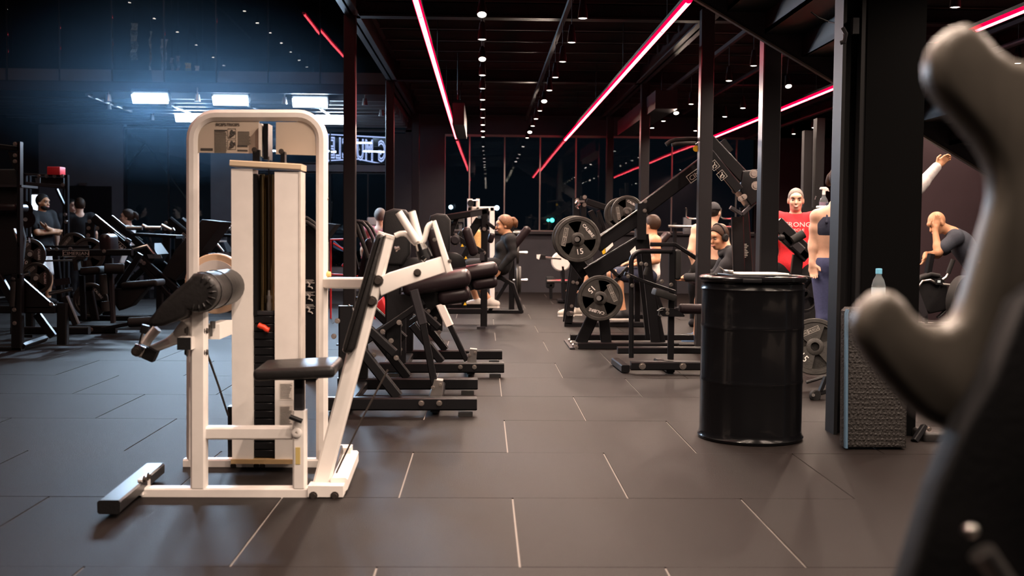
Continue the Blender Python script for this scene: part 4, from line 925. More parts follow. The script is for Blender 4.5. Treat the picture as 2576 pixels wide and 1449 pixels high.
for i, (x, y, R, lab) in enumerate(((58, 527, .085, 'upper'), (64, 552, .085, 'lower'))):
    o = thing('cable_pulley', 'black cable pulley wheel, %s of two by the far left rack' % lab, 'pulley', at(x, y, 10.9), 'pulleys by the left rack')
    mk('wheel', MB().lathe([(0, R), (.01, R*.9), (.025, R*.9), (.035, R)], at(x, y, 10.9), (.5, -.8, 0), 24), black, o); mk('axle', MB().cyl(at(x, y, 10.86), at(x, y, 10.94), .02, n=10), steel, o)
    mk('bracket', bars(MB(), 10.95, [(x, y, 46, y+6, 8)], .03), black, o)
def squat_cage():
    Y = 15.2; r = thing('squat_cage', 'black squat cage with two top beams in front of the lit panel', 'gym machine', ground(115, 795))
    part_bars('post', Y, [(61, 795, 61, 437, 8), (168, 795, 166, 440, 8)], black, r, d=.07); part_bars('rear_post', Y+1.1, [(72, 770, 72, 442, 6), (160, 770, 160, 446, 6)], black, r, d=.07)
    part_bars('top_beam', Y, [(58, 438, 170, 443, 6), (60, 461, 166, 471, 9)], steelb, r); part_bars('brace', Y, [(140, 475, 166, 530, 5)], black, r); bolts(Y-.01, [(98, 443), (117, 443), (137, 443), (157, 443), (158, 465), (164, 540), (166, 558), (170, 592)], r, .018)
    mk('sign_plate', MB().prism(P3([(88, 448), (101, 447), (101, 460), (90, 460)], Y+.1), .02), steel, r); part_bars('floor_rail', Y, [(58, 792, 172, 792, 8)], black, r)
    mk('header_panel', MB().prism(P3([(102, 446), (160, 447), (160, 464), (102, 461)], Y+.05), .03), blackm, r)
squat_cage()
rb = mk('red_box', MB().rbox(at(138, 430, 15.2)+V(0, .05, 0), (m(32, 15.2), .2, m(20, 15.2)), .008, 2), redc, loc=at(138, 440, 15.2)); tag(rb, 'small dark red box on top of the squat cage', 'box')
lp_ = thing('lit_display_panel', 'narrow glowing white panel with printed rows behind the bearded man', 'panel', (at(85, 0, 17.5).x, 17.5, 0))
mk('frame', MB().bb(at(70, 0, 17.5).x, at(97, 0, 17.5).x, 17.5, 17.6, 0, at(0, 486, 17.5).z), steel, lp_); mk('light_face', MB().prism(P3([(80, 490), (94, 490), (94, 618), (72, 618), (74, 520)], 17.49), .006), emis('lit_panel_face', (.75, .85, 1), 1.6), lp_)
pr = MB()
for j in range(10): pr.bb(at(77, 0, 17.48).x, at(77+random.randint(8, 14), 0, 17.48).x, 17.476, 17.486, at(0, 530+j*8.5+2.5, 17.48).z, at(0, 530+j*8.5, 17.48).z)
mk('printed_rows', pr, K('blue_print', (.25, .32, .45), .5), lp_)
def long_beam():
    Y = 12.3; r = thing('hip_thrust_machine', 'black machine with a long lettered horizontal beam and pads on the left', 'gym machine', ground(220, 842))
    b_ = mk('lettered_beam', bars(MB(), Y, [(15, 637, 330, 635, 16)], .08), black, r); c = at(191, 637.5, Y-.003); lt = MB().text('CIMERIAN', c, (1, 0, 0), (0, 0, 1), m(8, Y), .003, sx=1.25)
    hw, hh = m(32, Y), m(7, Y); lt.path([c+V(-hw, 0, -hh), c+V(hw, 0, -hh), c+V(hw, 0, hh), c+V(-hw, 0, hh)], .006, .004, closed=True); mk('lettering', lt, MATS['grey_print'], b_)
    mk('upper_rail', bars(MB(), Y, [(20, 622, 200, 622, 7)], .06, (.3,)), black, r); bolts(Y-.01, [(88, 627), (124, 627), (143, 627), (177, 626), (262, 632)], r, .015)
    mk('base_rail', bars(MB(), Y, [(150, 829, 290, 829, 20)], .08), black, r); mk('base_rail', bars(MB(), Y, [(100, 812, 330, 812, 14)], .08, (.6,)), black, r); bolts(Y-.01, [(176, 829), (229, 829)], r, .017)
    part_bars('post', Y, [(192, 808, 187, 695, 13), (222, 810, 207, 735, 18)], black, r, dys=(.2,)); part_bars('post', Y, [(275, 815, 268, 650, 11)], steelb, r, dys=(.1,)); mk('grey_sleeve', MB().cyl(at(262, 740, Y+.06), at(258, 690, Y+.06), .042, n=14), rubb, r); mk('grey_sleeve', MB().cyl(at(266, 783, Y+.06), at(264, 758, Y+.06), .045, n=14), rubb, r)
    pad('back_pad', Y, 261, 640, 260, 588, 29, .34, pvc, r); pad('seat_pad', Y, 195, 684, 250, 680, 20, .3, rubb, r); mk('seat_hook', MB().path(P3([(196, 680), (192, 655), (200, 648), (215, 650)], Y), .05, .12), rubb, r)
    mk('foam_roller', MB().lathe([(0, .05), (.01, .058), (.2, .058), (.21, .05)], at(262, 676, Y), (.95, .3, 0), 16), rubb, r); pad('long_pad', Y, 286, 722, 381, 714, 17, .36, rubb, r, dy=.2)
    mk('hull', MB().prism(P3([(285, 726), (372, 722), (330, 770), (298, 782), (284, 760)], Y+.25), .2, round_=.02), blackm, r); mk('footplate', MB().prism(P3([(134, 703), (175, 698), (177, 714), (137, 720)], Y+.1), .02), steelb, r)
    mk('chrome_bar', MB().cyl(at(124, 739, Y-.2), at(182, 727, Y-.2), .022, n=14), chrome, r); part_bars('clamp', Y, [(95, 735, 125, 740, 8), (183, 728, 195, 725, 10)], black, r, dys=(-.2,)); mk('hook', MB().tube(P3([(82, 712), (86, 724), (92, 728), (94, 718)], Y-.1), .012, 8), chrome, r)
    mk('foot_roller', MB().lathe([(0, .04), (.012, .052), (.32, .052), (.335, .04)], at(322, 811, 11.9), (1, 0.1, .05), 16), rubb, r); mk('roller_arm', bars(MB(), 12.2, [(255, 828, 335, 813, 9)], .05), black, r)
    part_bars('link', Y, [(330, 640, 268, 740, 14), (300, 660, 260, 720, 10)], black, r, dys=(.3,))
    for (x, y, Yq) in ((185, 622, 14.5), (222, 640, 13.5)):
        q = at(x, y, Yq); mk('plate_horn', MB().tube([q, V(q.x, 12.6, q.z)], .022, 10), steel, r); mk('horn_post', MB().bar((q.x, 12.65, 0.02), (q.x, 12.65, q.z+.03), .06, .06), black, r)
    mk('shelf_rail', bars(MB(), Y, [(100, 657, 188, 655, 4)], .15), steel, r); mk('strut', bars(MB(), Y, [(20, 645, 40, 845, 18)], .07, (.1,)), black, r); mk('strut', bars(MB(), Y, [(120, 645, 132, 760, 14)], .07, (.2,)), black, r)
long_beam()
plate(at(228, 755, 12.9), 'dark plate marked 10 low between the posts of the lettered machine', .20, .035, 40, '10'); plate(at(90, 700, 11.9), 'dark plate with shiny rim on the left rack peg, lower one', .17, .035, 0, '10'); plate(at(75, 640, 11.95), 'dark plate with shiny rim on the left rack peg, upper one', .17, .035, 0, '10')
plate(at(185, 622, 14.4), 'plate with thin shiny rim behind the lettered beam', .19, .035, 10, '10'); plate(at(222, 640, 13.4), 'grey plate half hidden above the lettered beam', .2, .035, 10, words=False)
pg = thing('plate_peg_post', 'black post with short chrome plate pegs beside the left rack', 'rack', (at(62, 0, 12.0).x, 12.0, 0))
mk('post', MB().bar((at(66, 0, 12.1).x, 12.1, 0.02), (at(66, 0, 12.1).x, 12.1, at(66, 595, 12.1).z), .08, .08), black, pg); mk('foot', MB().bb(at(50, 0, 12).x, at(90, 0, 12).x, 11.8, 12.3, 0, .03), black, pg)
for (x1, y1, x2, y2) in ((52, 607, 74, 604), (52, 692, 74, 687)): mk('chrome_peg', MB().cyl(at(x1, y1, 11.7), at(x2, y2, 11.7), .028, n=12), chrome, pg)
for (x, y) in ((90, 700), (75, 640)): mk('peg', MB().cyl(at(x, y, 11.84), V(at(66, 0, 12.1).x, 12.1, at(x, y, 11.9).z), .024, n=12), steel, pg)
def leg_press():
    Y = 14.0; r = thing('leg_press', 'black angled leg press with twin guide rails, nearest of the row', 'gym machine', ground(330, 800), 'row of angled leg presses')
    for dy in (0, .62):
        mk('guide_rail', bars(MB(), Y, [(232, 548, 445, 732, 17)], .07, (dy,)), black, r); mk('chrome_rod', bars(MB(), Y, [(238, 541, 318, 606, 4)], .03, (dy+.01,)), chrome, r)
        mk('lower_rail', bars(MB(), Y, [(330, 640, 438, 760, 12)], .07, (dy,)), black, r); mk('rear_leg', bars(MB(), Y, [(225, 560, 225, 808, 22)], .07, (dy,)), black, r); mk('front_leg', bars(MB(), Y, [(400, 690, 400, 808, 16)], .07, (dy,)), black, r)
        mk('base_rail', bars(MB(), Y, [(210, 808, 470, 808, 12)], .07, (dy,)), black, r); mk('stop_cap', MB().cyl(at(316, 606, Y+dy), at(326, 612, Y+dy), .045, n=12), black, r)
        mk('diagonal_leg', bars(MB(), Y, [(285, 712, 345, 655, 16)], .07, (dy+.05,)), black, r)
    d = (at(445, 732, Y)-at(232, 548, Y)).normalized(); up = d.cross(V(0, -1, 0)); up = up if up.z > 0 else -up; c = at(291, 609, Y-.003); lt = MB().text('CIMERIAN', c, d, up, m(9, Y), .003)
    hw, hh = m(28, Y), m(7, Y); lt.path([c-d*hw-up*hh, c+d*hw-up*hh, c+d*hw+up*hh, c-d*hw+up*hh], .006, .004, closed=True); mk('lettering', lt, MATS['grey_print'], r)
    bolts(Y-.01, [(225, 557), (223, 574), (245, 574), (222, 592), (355, 657), (362, 662)], r, .018)
    mk('footplate', MB().prism(P3([(508, 552), (560, 558), (500, 640), (440, 706), (405, 690), (440, 630)], Y+.05), .6, round_=.01), blackm, r); mk('sled', MB().prism(P3([(330, 618), (376, 612), (396, 640), (380, 665), (350, 660)], Y+.05), .5), black, r)
    mk('sled_label', MB().prism(P3([(370, 640), (404, 640), (408, 650), (374, 650)], Y-.02), .01), steel, r)
    for x in (318, 366): mk('weight_horn', MB().tube(P3([(x, 574), (x+40, 574)], Y-.12), .026, 12), steel, r); mk('horn_bracket', MB().tube(P3([(x+40, 566), (x+66, 580), (x+72, 576)], Y-.1), .02, 10), steel, r)
    mk('horn_beam', bars(MB(), Y, [(330, 590, 440, 596, 8)], .4, (.05,)), black, r); pad('back_pad', Y, 470, 700, 520, 640, 22, .45, pvc, r, dy=.1)
    mk('handle_bar', MB().tube(P3([(334, 628), (370, 618), (388, 640)], Y-.05), .02, 10), steel, r)
    return r
lpm = leg_press()
dup(lpm, (.45, 1.75, 0), 'black angled leg press with twin guide rails, second of the row'); dup(lpm, (.95, 3.5, 0), 'black angled leg press with twin guide rails, farthest of the row')
hs = thing('low_bench', 'low black bench with square legs and a floor runner under the leg presses', 'bench', ground(360, 757)); Y = 18.4
part_bars('leg', Y, [(342, 757, 342, 690, 15), (368, 750, 368, 690, 14), (394, 750, 394, 690, 14)], black, hs); mk('runner', bars(MB(), Y, [(332, 757, 402, 752, 5)], .1), steelb, hs); mk('top', bars(MB(), Y, [(330, 688, 402, 688, 10)], .4), black, hs)
# counter with shaker at the rear window
ct = thing('reception_counter', 'pale topped counter by the rear window behind the white hoop', 'counter', (at(560, 0, 18.6).x, 18.6, 0)); mk('counter_top', MB().bb(at(535, 0, 18.6).x, at(585, 0, 18.6).x, 18.6, 19.1, at(0, 606, 18.6).z, at(0, 601, 18.6).z), white, ct); mk('body', MB().bb(at(537, 0, 18.6).x, at(583, 0, 18.6).x, 18.63, 19.08, 0, at(0, 606, 18.6).z), wallb, ct)
sk = thing('shaker_bottle', 'dark shaker bottle standing on the pale counter', 'bottle', at(564, 601, 18.75)); p = Vector(sk.location); mk('cup', MB().lathe([(0, .04), (.14, .052), (.15, .052)], p, (0, 0, 1), 16), plastic, sk); mk('lid', MB().lathe([(.15, .054), (.18, .054), (.2, .03), (.23, .03)], p, (0, 0, 1), 16), black, sk)
wbx = thing('wall_dispenser', 'white box with dark slot on the rear window by the aisle', 'box', at(940, 566, 21.2)); mk('case', MB().rbox(at(940, 557, 21.2), (m(32, 21.2), .12, m(20, 21.2)), .02, 3), white, wbx); mk('slot', MB().bb(at(930, 0, 21.13).x, at(950, 0, 21.13).x, 21.12, 21.14, at(0, 560, 21.13).z, at(0, 558, 21.13).z), dprint, wbx); mk('post', bars(MB(), 21.2, [(940, 567, 940, 733, 5)], .05), steelb, wbx)
# ------------------------------------------------------------------ misc things: drum, bottle, mat, stairs, cabinet ...
dp = ground(1893, 1108); DC = V(dp.x, dp.y+.0, 0); DR = 0.294
def drum():
    base = ground(1893, 1124); c = V(at(1894, 700, base.y+DR).x, base.y+DR, 0); H = at(1895, 692, c.y).z-0.0
    r = thing('steel_drum', 'gloss black steel drum standing on the floor beside the broad pillar', 'drum', c)
    pf = [(0.0, DR-.012), (.004, DR), (.018, DR+.004), (.03, DR-.004), (.05, DR-.008)]
    for z in (H*.36, H*.69): pf += [(z-.02, DR-.008), (z-.008, DR-.006), (z, DR-.0045), (z+.008, DR-.006), (z+.02, DR-.008)]
    pf += [(H-.09, DR-.008), (H-.075, DR-.002), (H-.06, DR-.008)]
    pf += [(H-.045, DR-.008), (H-.04, DR-.02), (H-.035, DR-.02)]
    mk('body', MB().lathe(pf, c, (0, 0, 1), 72), drumm, r)
    mk('rim_ring', MB().lathe([(H-.035, DR-.02), (H-.034, DR), (H-.026, DR+.008), (H-.012, DR+.008), (H-.004, DR), (H, DR-.012), (H-.006, DR-.03), (H-.03, DR-.03)], c, (0, 0, 1), 72), drumm, r)
    mk('lid', MB().lathe([(H-.022, DR-.03), (H-.012, DR-.032)], c, (0, 0, 1), 60), drumm, r)
    mk('bung', MB().cyl(c+V(.12, .08, H-.012), c+V(.12, .08, H+.004), .03, n=16), black, r)
    mk('ring_clasp', MB().rbox(c+V(-DR*.25, -DR*.985, H-.02), (.10, .014, .022), .004, 2, Matrix.Rotation(-.25, 3, 'Z')), black, r)
    return c, H
DC, DH = drum()
z0 = DH
t = thing('clipboard', 'clipboard with pale papers lying on top of the black drum', 'clipboard', (DC.x, DC.y, z0))
mk('board', MB().rbox((DC.x+.0, DC.y-.02, z0+.004), (.34, .26, .006), .003, 2, Matrix.Rotation(.12, 3, 'Z')), plastic, t); mk('papers', MB().rbox((DC.x+.02, DC.y-.02, z0+.011), (.29, .22, .008), .003, 2, Matrix.Rotation(.12, 3, 'Z')), paint, t)
mk('clip', MB().rbox((DC.x-.15, DC.y-.04, z0+.02), (.03, .10, .02), .006, 2, Matrix.Rotation(.12, 3, 'Z')), steel, t); mk('clip_wire', MB().tube([(DC.x-.17, DC.y-.07, z0+.02), (DC.x-.20, DC.y-.05, z0+.045), (DC.x-.17, DC.y-.01, z0+.02)], .003, 6), steel, t)

# step box leaning against the pillar, bottle
mz = ground(2165, 1132); MY = mz.y
q = P3([(2152, 762), (2160, 757), (2300, 757), (2312, 768), (2318, 1128), (2162, 1132), (2150, 1120)], MY)
sb_ = thing('jump_pad', 'tall black textured foam pad with blue edge standing against the broad pillar', 'pad', (at(2230, 0, MY).x, MY, 0))
zt_ = at(0, 758, MY).z; xl = at(2148, 0, MY).x; xr = at(2312, 0, MY).x
knob = K('pebbled_rubber', (0.020, 0.018, 0.017), 0.55, bump=1.0, bscale=70)
mk('foam_body', MB().prism([V(xl+.012, MY, .012), V(xr, MY, .012), V(xr-.01, MY, zt_-.03), V(xr-.03, MY, zt_), V(xl+.02, MY, zt_), V(xl, MY, zt_-.02)], .10, round_=.012), knob, sb_)
pb_ = MB()
for i in range(26):
    for j in range(13):
        x = xl+.03+j*.0245+(i % 2)*.012; z = .03+i*.028
        if x < xr-.03: pb_.add([V(x-.009, MY-.0005, z), V(x, MY-.0005, z-.011), V(x+.009, MY-.0005, z), V(x, MY-.0005, z+.011), V(x, MY-.006, z)], [(0, 1, 4), (1, 2, 4), (2, 3, 4), (3, 0, 4), (0, 3, 2, 1)])
o = mk('raised_studs', pb_, knob, sb_); o['kind'] = 'stuff'
mk('blue_edge', MB().path([V(xl+.014, MY-.006, .012), V(xl-.001, MY-.006, zt_-.03), V(xl+.006, MY-.006, zt_-.008)], .014, .03), K('blue_edge', (0.045, 0.09, 0.14), 0.6), sb_)
wbt = thing('water_bottle', 'clear plastic water bottle with blue cap standing on the black foam pad', 'bottle', at(2209, 757, MY+.05)); p = V(at(2209, 757, MY+.05).x, MY+.05, zt_)
petm = mat('clear_plastic', (0.75, 0.85, 0.9), 0.08, trans=0.92, ior=1.2); s_ = m(1, MY+.1)
mk('body', MB().lathe([(0, 13*s_), (2*s_, 17*s_), (28*s_, 17*s_), (30*s_, 15.5*s_), (33*s_, 17*s_), (55*s_, 17*s_), (70*s_, 13*s_), (80*s_, 7*s_), (86*s_, 7*s_)], p, (0, 0, 1), 24), petm, wbt)
mk('cap', MB().lathe([(85*s_, 8*s_), (97*s_, 8*s_), (98*s_, 6*s_)], p, (0, 0, 1), 20), K('blue_cap', (.12, .35, .5), .4), wbt); mk('wrap_label', MB().lathe([(32*s_, 17.3*s_), (50*s_, 17.3*s_)], p, (0, 0, 1), 24), mat('bottle_label', (.4, .5, .55), .5, alpha=.55), wbt)

# dolly wheel and tilted plate behind the drum
dl = thing('plate_cart', 'small black cart frame with caster wheel on the floor left of the pillar', 'cart', ground(2050, 1005)); Y = ground(2050, 1005).y
mk('caster', MB().lathe([(0, .035), (.006, .042), (.03, .042), (.036, .035)], at(2046, 994, Y), (.35, -.9, 0), 20), rubb, dl); mk('axle', MB().cyl(at(2046, 994, Y-.06), at(2046, 994, Y), .012, n=10), steel, dl)
mk('fork', bars(MB(), Y, [(2046, 994, 2078, 985, 12), (2066, 985, 2080, 950, 8)], .05), black, dl); mk('push_bar', MB().tube(P3([(2028, 962), (2052, 955), (2080, 945)], Y+.2), .012, 8), black, dl)
plate(at(2050, 872, 8.3), 'cast iron plate leaning between the drum and the pillar', .215, .035, -15, ax=(-.25, -1, .12)); plate(at(2024, 740, 9.6), 'plate with pale rim peeking out behind the drum', .16, .035, 20, ax=(.4, -1, 0), words=False)
# black cabinet with the spray bottle
Yc = 12.0
cb = thing('black_cabinet', 'tall black cabinet with a spray bottle on top behind the smiling man', 'cabinet', (at(2070, 0, Yc).x, Yc, 0)); zc_ = at(0, 502, Yc).z
mk('body', MB().bb(at(2025, 0, Yc).x, at(2150, 0, Yc).x, Yc, Yc+.4, 0, zc_), blackm, cb); mk('door', MB().bb(at(2030, 0, Yc).x, at(2150, 0, Yc).x, Yc-.015, Yc, .08, zc_-.02), blackm, cb); mk('edge_strip', MB().bb(at(2014, 0, Yc).x, at(2024, 0, Yc).x, Yc-.02, Yc+.02, 0, zc_), K('clear_edge', (.35, .4, .5), .2), cb); mk('top_wire', MB().tube(P3([(2050, 502), (2052, 494), (2054, 495)], Yc+.1), .004, 6), steel, cb)
sp = thing('spray_bottle', 'clear spray bottle with white trigger head on the black cabinet', 'bottle', at(2083, 502, Yc+.15)); p = V(at(2084, 0, Yc+.15).x, Yc+.15, zc_); s_ = m(1, Yc+.15)
mk('tray', MB().rbox(p+V(-.0, 0, .012), (.13, .14, .024), .008, 2), paint, sp); p = p+V(0, 0, .024)
mk('bottle', MB().lathe([(0, 11*s_), (12*s_, 11*s_), (18*s_, 8*s_), (24*s_, 4.5*s_), (30*s_, 4*s_)], p, (0, 0, 1), 18), petm, sp); mk('liquid', MB().lathe([(.004, 10*s_), (9*s_, 10*s_)], p, (0, 0, 1), 16), K('purple_cleaner', (.45, .25, .4), .4), sp); mk('neck', MB().cyl(p+V(0, 0, 28*s_), p+V(0, 0, 38*s_), 4.2*s_, n=12), paint, sp)
mk('trigger_head', MB().prism([p+V(a*s_, -.015, b*s_) for a, b in ((-11, 42), (-9, 47), (4, 48), (10, 44), (13, 36), (9, 38), (5, 37), (-3, 37), (-4, 41))], .03, round_=.004), paint, sp)
# rowing machine, flat bench
rw = thing('rowing_machine', 'small pale rowing machine with flywheel far down the aisle', 'gym machine', (at(1400, 0, 18).x, 18, 0)); Y = 18
mk('flywheel', MB().lathe([(0, .14), (.02, .16), (.1, .16), (.12, .14)], at(1412, 658, Y), (0, 1, 0), 28), white, rw); mk('arm', bars(MB(), Y, [(1372, 648, 1412, 652, 5)], .05), steel, rw); mk('handle', MB().prism(P3([(1350, 640), (1372, 642), (1374, 654), (1354, 652)], Y), .1), plastic, rw); mk('handle_plate', MB().prism(P3([(1350, 641), (1360, 640), (1356, 653), (1350, 650)], Y-.02), .02), paint, rw); mk('leg', bars(MB(), Y, [(1416, 670, 1420, 758, 8)], .3), black, rw); mk('foot', bars(MB(), Y, [(1404, 758, 1440, 758, 6)], .4), black, rw)
fbn = thing('flat_bench', 'low bench with a pale chrome rail by the far wall', 'bench', (at(1400, 0, 19).x, 19, 0)); Y = 19
mk('rail', MB().tube(P3([(1376, 707), (1430, 707)], Y), .03, 10), chrome, fbn); mk('end_block', MB().rbox(at(1384, 710, Y+.1), (.14, .2, .2), .03, 2), blackm, fbn); part_bars('leg', Y, [(1386, 715, 1386, 752, 8), (1424, 708, 1424, 752, 6)], black, fbn)
# barbell on a rack and cable handles by the far window
bbl = thing('barbell_rack', 'rack with a long chrome bar in front of the far right window', 'rack', (at(1760, 0, 16.2).x, 16.2, 0)); Y = 16.2
mk('chrome_bar', MB().tube(P3([(1681, 569), (1852, 572)], Y), .022, 12), chrome, bbl); part_bars('post', Y, [(1700, 780, 1700, 560, 9), (1842, 780, 1842, 560, 9)], black, bbl, dys=(.05,)); mk('foot_rail', bars(MB(), Y, [(1690, 777, 1852, 777, 8)], .3), black, bbl)
for i, x in enumerate((1725, 1812)):
    mk('hook_handle', MB().tube(P3([(x, 522), (x+2, 526), (x+1, 546), (x+8, 550), (x+28, 551)], Y-.05), .012, 8), chrome, bbl)
mk('stack_block', MB().bb(at(1734, 0, Y).x, at(1752, 0, Y).x, Y+.1, Y+.2, at(0, 572, Y).z, at(0, 530, Y).z), K('smoky_plastic', (.12, .12, .13), .2), bbl)
# bikes behind the leaning man
bk = thing('exercise_bike', 'black exercise bike with curved shrouds and grab handle under the leaning man', 'exercise bike', (at(2360, 0, 10.6).x, 10.6, 0)); Y = 10.6
mk('shroud', MB().prism(P3([(2305, 712), (2318, 697), (2345, 688), (2372, 695), (2385, 720), (2388, 780), (2340, 790), (2310, 770)], Y), .18, round_=.02), blackm, bk); mk('shroud_rim', MB().tube(P3([(2304, 712), (2318, 699), (2342, 690), (2364, 694)], Y-.02), .02, 10), rubb, bk); mk('shroud_rim', MB().tube(P3([(2306, 728), (2320, 707), (2340, 704), (2358, 714)], Y-.03), .012, 10), steel, bk)
mk('grab_handle', MB().tube(P3([(2371, 704), (2380, 698), (2385, 690), (2398, 653)], Y-.05), .014, 10), steel, bk); mk('handle_grip', MB().cyl(at(2385, 688, Y-.05), at(2398, 653, Y-.05), .022, n=12), rubb, bk); mk('display', MB().prism(P3([(2352, 702), (2370, 701), (2371, 716), (2354, 716)], Y-.05), .05), plastic, bk); mk('display_screen', MB().prism(P3([(2359, 705), (2366, 705), (2366, 711), (2359, 711)], Y-.055), .006), emis('small_screen', (.8, .75, .65), .5), bk); mk('cross_rail', MB().tube(P3([(2371, 715), (2400, 718), (2410, 724)], Y-.03), .012, 8), steel, bk)
mk('rear_shroud', MB().lathe([(0, .22), (.02, .25), (.1, .25), (.12, .22)], at(2440, 760, Y-.2), (-.6, .8, 0), 30), rubb, bk); mk('floor_rail', bars(MB(), Y, [(2290, 815, 2470, 815, 8)], .1), steel, bk); part_bars('strut', Y, [(2362, 800, 2395, 770, 4), (2330, 790, 2330, 815, 10), (2440, 790, 2440, 830, 10)], steelb, bk); mk('upright_post', bars(MB(), Y, [(2359, 690, 2368, 640, 13)], .08, (.2,)), black, bk)
mk('front_fork', MB().prism(P3([(2298, 700), (2305, 690), (2312, 730), (2335, 790), (2322, 800), (2302, 760)], Y-.1), .06), steelb, bk); mk('pivot', MB().cyl(at(2298, 700, Y-.14), at(2298, 700, Y), .02, n=12), steel, bk); mk('foot', MB().bb(at(2300, 0, Y).x, at(2450, 0, Y).x, Y, Y+.2, 0, at(0, 812, Y).z), black, bk)
wedge = thing('folded_bench', 'black folded bench leg lying on the floor at the foot of the foam pad', 'bench', ground(2330, 1112)); Y = ground(2330, 1112).y
mk('pad', MB().rbox(at(2345, 1104, Y+.1)+V(0, 0, .02), (.17, .2, .07), .02, 3), leather, wedge); mk('leg', MB().bar(at(2300, 1110, Y), at(2325, 1072, Y+.05), .03, .04), black, wedge); boltm(at(2337, 1079, Y-.01), .01, .01, mt=bolt, par=wedge); mk('foot_bar', MB().bar(at(2270, 1136, Y-.03), at(2310, 1140, Y-.03), .02, .06), steelb, wedge)

# ------------------------------------------------------------------ stairs on the right
def stairs():
    Y0, Y1 = 7.0, 8.4; r = thing('steel_staircase', 'dark folded steel staircase descending to the right behind the broad pillar', 'staircase', (4.6, 7.7, 0))
    pa = at(1735, -10, Y1); pb2 = at(2500, 450, Y1); sl = (pb2.z-pa.z)/(pb2.x-pa.x); run = .285; rise = -sl*run
    sm = K('stair_steel', (0.010, 0.0105, 0.0115), 0.5, spec=.25); x = pa.x-run*2; z = pa.z-sl*(-run*2) if False else pa.z+sl*(-run*2); i = 0
    while z > -.0 and x < 8.0:
        if z < 3.45:
            st_ = mk('tread', MB().bb(x, x+run+.02, Y0, Y1, z+.05, z+.085), sm, r); mk('riser', MB().bb(x+run, x+run+.02, Y0, Y1, z+.05-rise, z+.085), sm, st_)
        x += run; z -= rise; i += 1
    a = V(pa.x-run*2, 0, pa.z+sl*(-run*2)); e = V(x, 0, z)
    for yy in (Y1,): mk('stringer', MB().prism([V(a.x, yy, a.z), V(e.x, yy, e.z), V(e.x, yy, e.z+.27), V(a.x, yy, a.z+.27)], .03), steelb, r)
    mk('trim_angle', MB().bar(V(a.x, Y1, a.z), V(e.x, Y1, e.z), .015, .05), K('stair_edge', (.10, .085, .075), .5), r)
    mk('cable', MB().tube([at(2040, 30, 7.1), at(2060, 45, 7.1), at(2085, 55, 7.1), at(2120, 62, 6.6)], .006, 6), rubb, r)
stairs()

# ------------------------------------------------------------------ blurred machine arm close to the lens
def near_arm():
    Y = 1.2; r = thing('machine_arm', 'out of focus grey beige curved machine arm closest to the camera on the right', 'gym machine', (at(2540, 0, Y).x, Y, 0))
    arm_m = K('taupe_paint', (0.095, 0.084, 0.070), 0.42, var=.15, scale=14)
    out = [(2354, 190), (2353, 150), (2364, 112), (2384, 84), (2412, 62), (2442, 54), (2470, 62), (2496, 88), (2524, 120), (2560, 145), (2640, 160), (2760, 160), (2760, 1120), (2480, 1120), (2420, 1100), (2360, 1075), (2322, 1050), (2280, 1010), (2235, 960), (2196, 910), (2170, 868), (2160, 832), (2166, 800), (2184, 770), (2212, 742), (2236, 732), (2262, 738), (2284, 756), (2302, 782), (2326, 806), (2358, 822), (2392, 822), (2420, 806), (2436, 782), (2450, 740), (2470, 670), (2490, 600), (2508, 540), (2518, 490), (2516, 440), (2500, 395), (2470, 350), (2430, 305), (2392, 262), (2366, 226)]
    mk('arm_plate', MB().prism(P3(out, Y), .05, round_=.016, seg=4), arm_m, r)
    mk('lower_body', MB().prism(P3([(2428, 1080), (2500, 960), (2576, 760), (2760, 600), (2760, 1800), (2200, 1800), (2296, 1449), (2360, 1240)], Y-.06), .05, round_=.006), blackm, r)
    mk('chrome_stop', MB().tube(P3([(2468, 1390), (2560, 1520)], Y-.09), .014, 16), steel, r); mk('stop_knob', MB().ell(at(2441, 1334, Y-.09), (.008, .008, .007), 14), steel, r)
    mk('pedestal', MB().bb(at(2560, 0, Y).x, at(2800, 0, Y).x, Y-.03, Y+.05, 0, at(0, 1300, Y).z), blackm, r)
near_arm()

# ------------------------------------------------------------------ sign seen from behind through the left windows, banners behind the mezzanine glass
sg = thing('neon_sign', 'outlined neon wall sign seen mirrored through the left rear window', 'sign', at(950, 380, 21.9)); Y = 21.9
mk('sign_board', MB().bb(at(822, 0, Y).x, at(1085, 0, Y).x, Y+.03, Y+.06, at(0, 418, Y).z, at(0, 336, Y).z), blackm, sg)
cu = bpy.data.curves.new('t', 'FONT'); cu.body = 'STRONG MUSCLE'; cu.size = 1; cu.align_x = 'CENTER'; cu.fill_mode = 'NONE'; cu.bevel_depth = .028; cu.bevel_resolution = 0; cu.resolution_u = 3; cu.space_character = 1.12
ob = bpy.data.objects.new('t', cu); COL.objects.link(ob); me = bpy.data.meshes.new_from_object(ob.evaluated_get(bpy.context.evaluated_depsgraph_get()))
c = at(950, 378, Y); w0 = max(v.co.x for v in me.vertices)-min(v.co.x for v in me.vertices); kx = m(238, Y)/w0; kz = m(52, Y)/.72
mb = MB(); mb.add([c+V(-v.co.x*kx, v.co.z*.5, (v.co.y-.36)*kz+(-v.co.x*kx)*-.06) for v in me.vertices], [tuple(p.vertices) for p in me.polygons]); mk('sign_letters', mb, neonsign, sg)
bpy.data.objects.remove(ob); bpy.data.curves.remove(cu); bpy.data.meshes.remove(me)
mk('sign_border', MB().path(P3([(825, 338), (1080, 352), (1080, 416), (825, 412)], Y), .02, .02, closed=True).path(P3([(825, 404), (900, 400), (960, 412), (1080, 412)], Y), .02, .02), neonsign, sg)
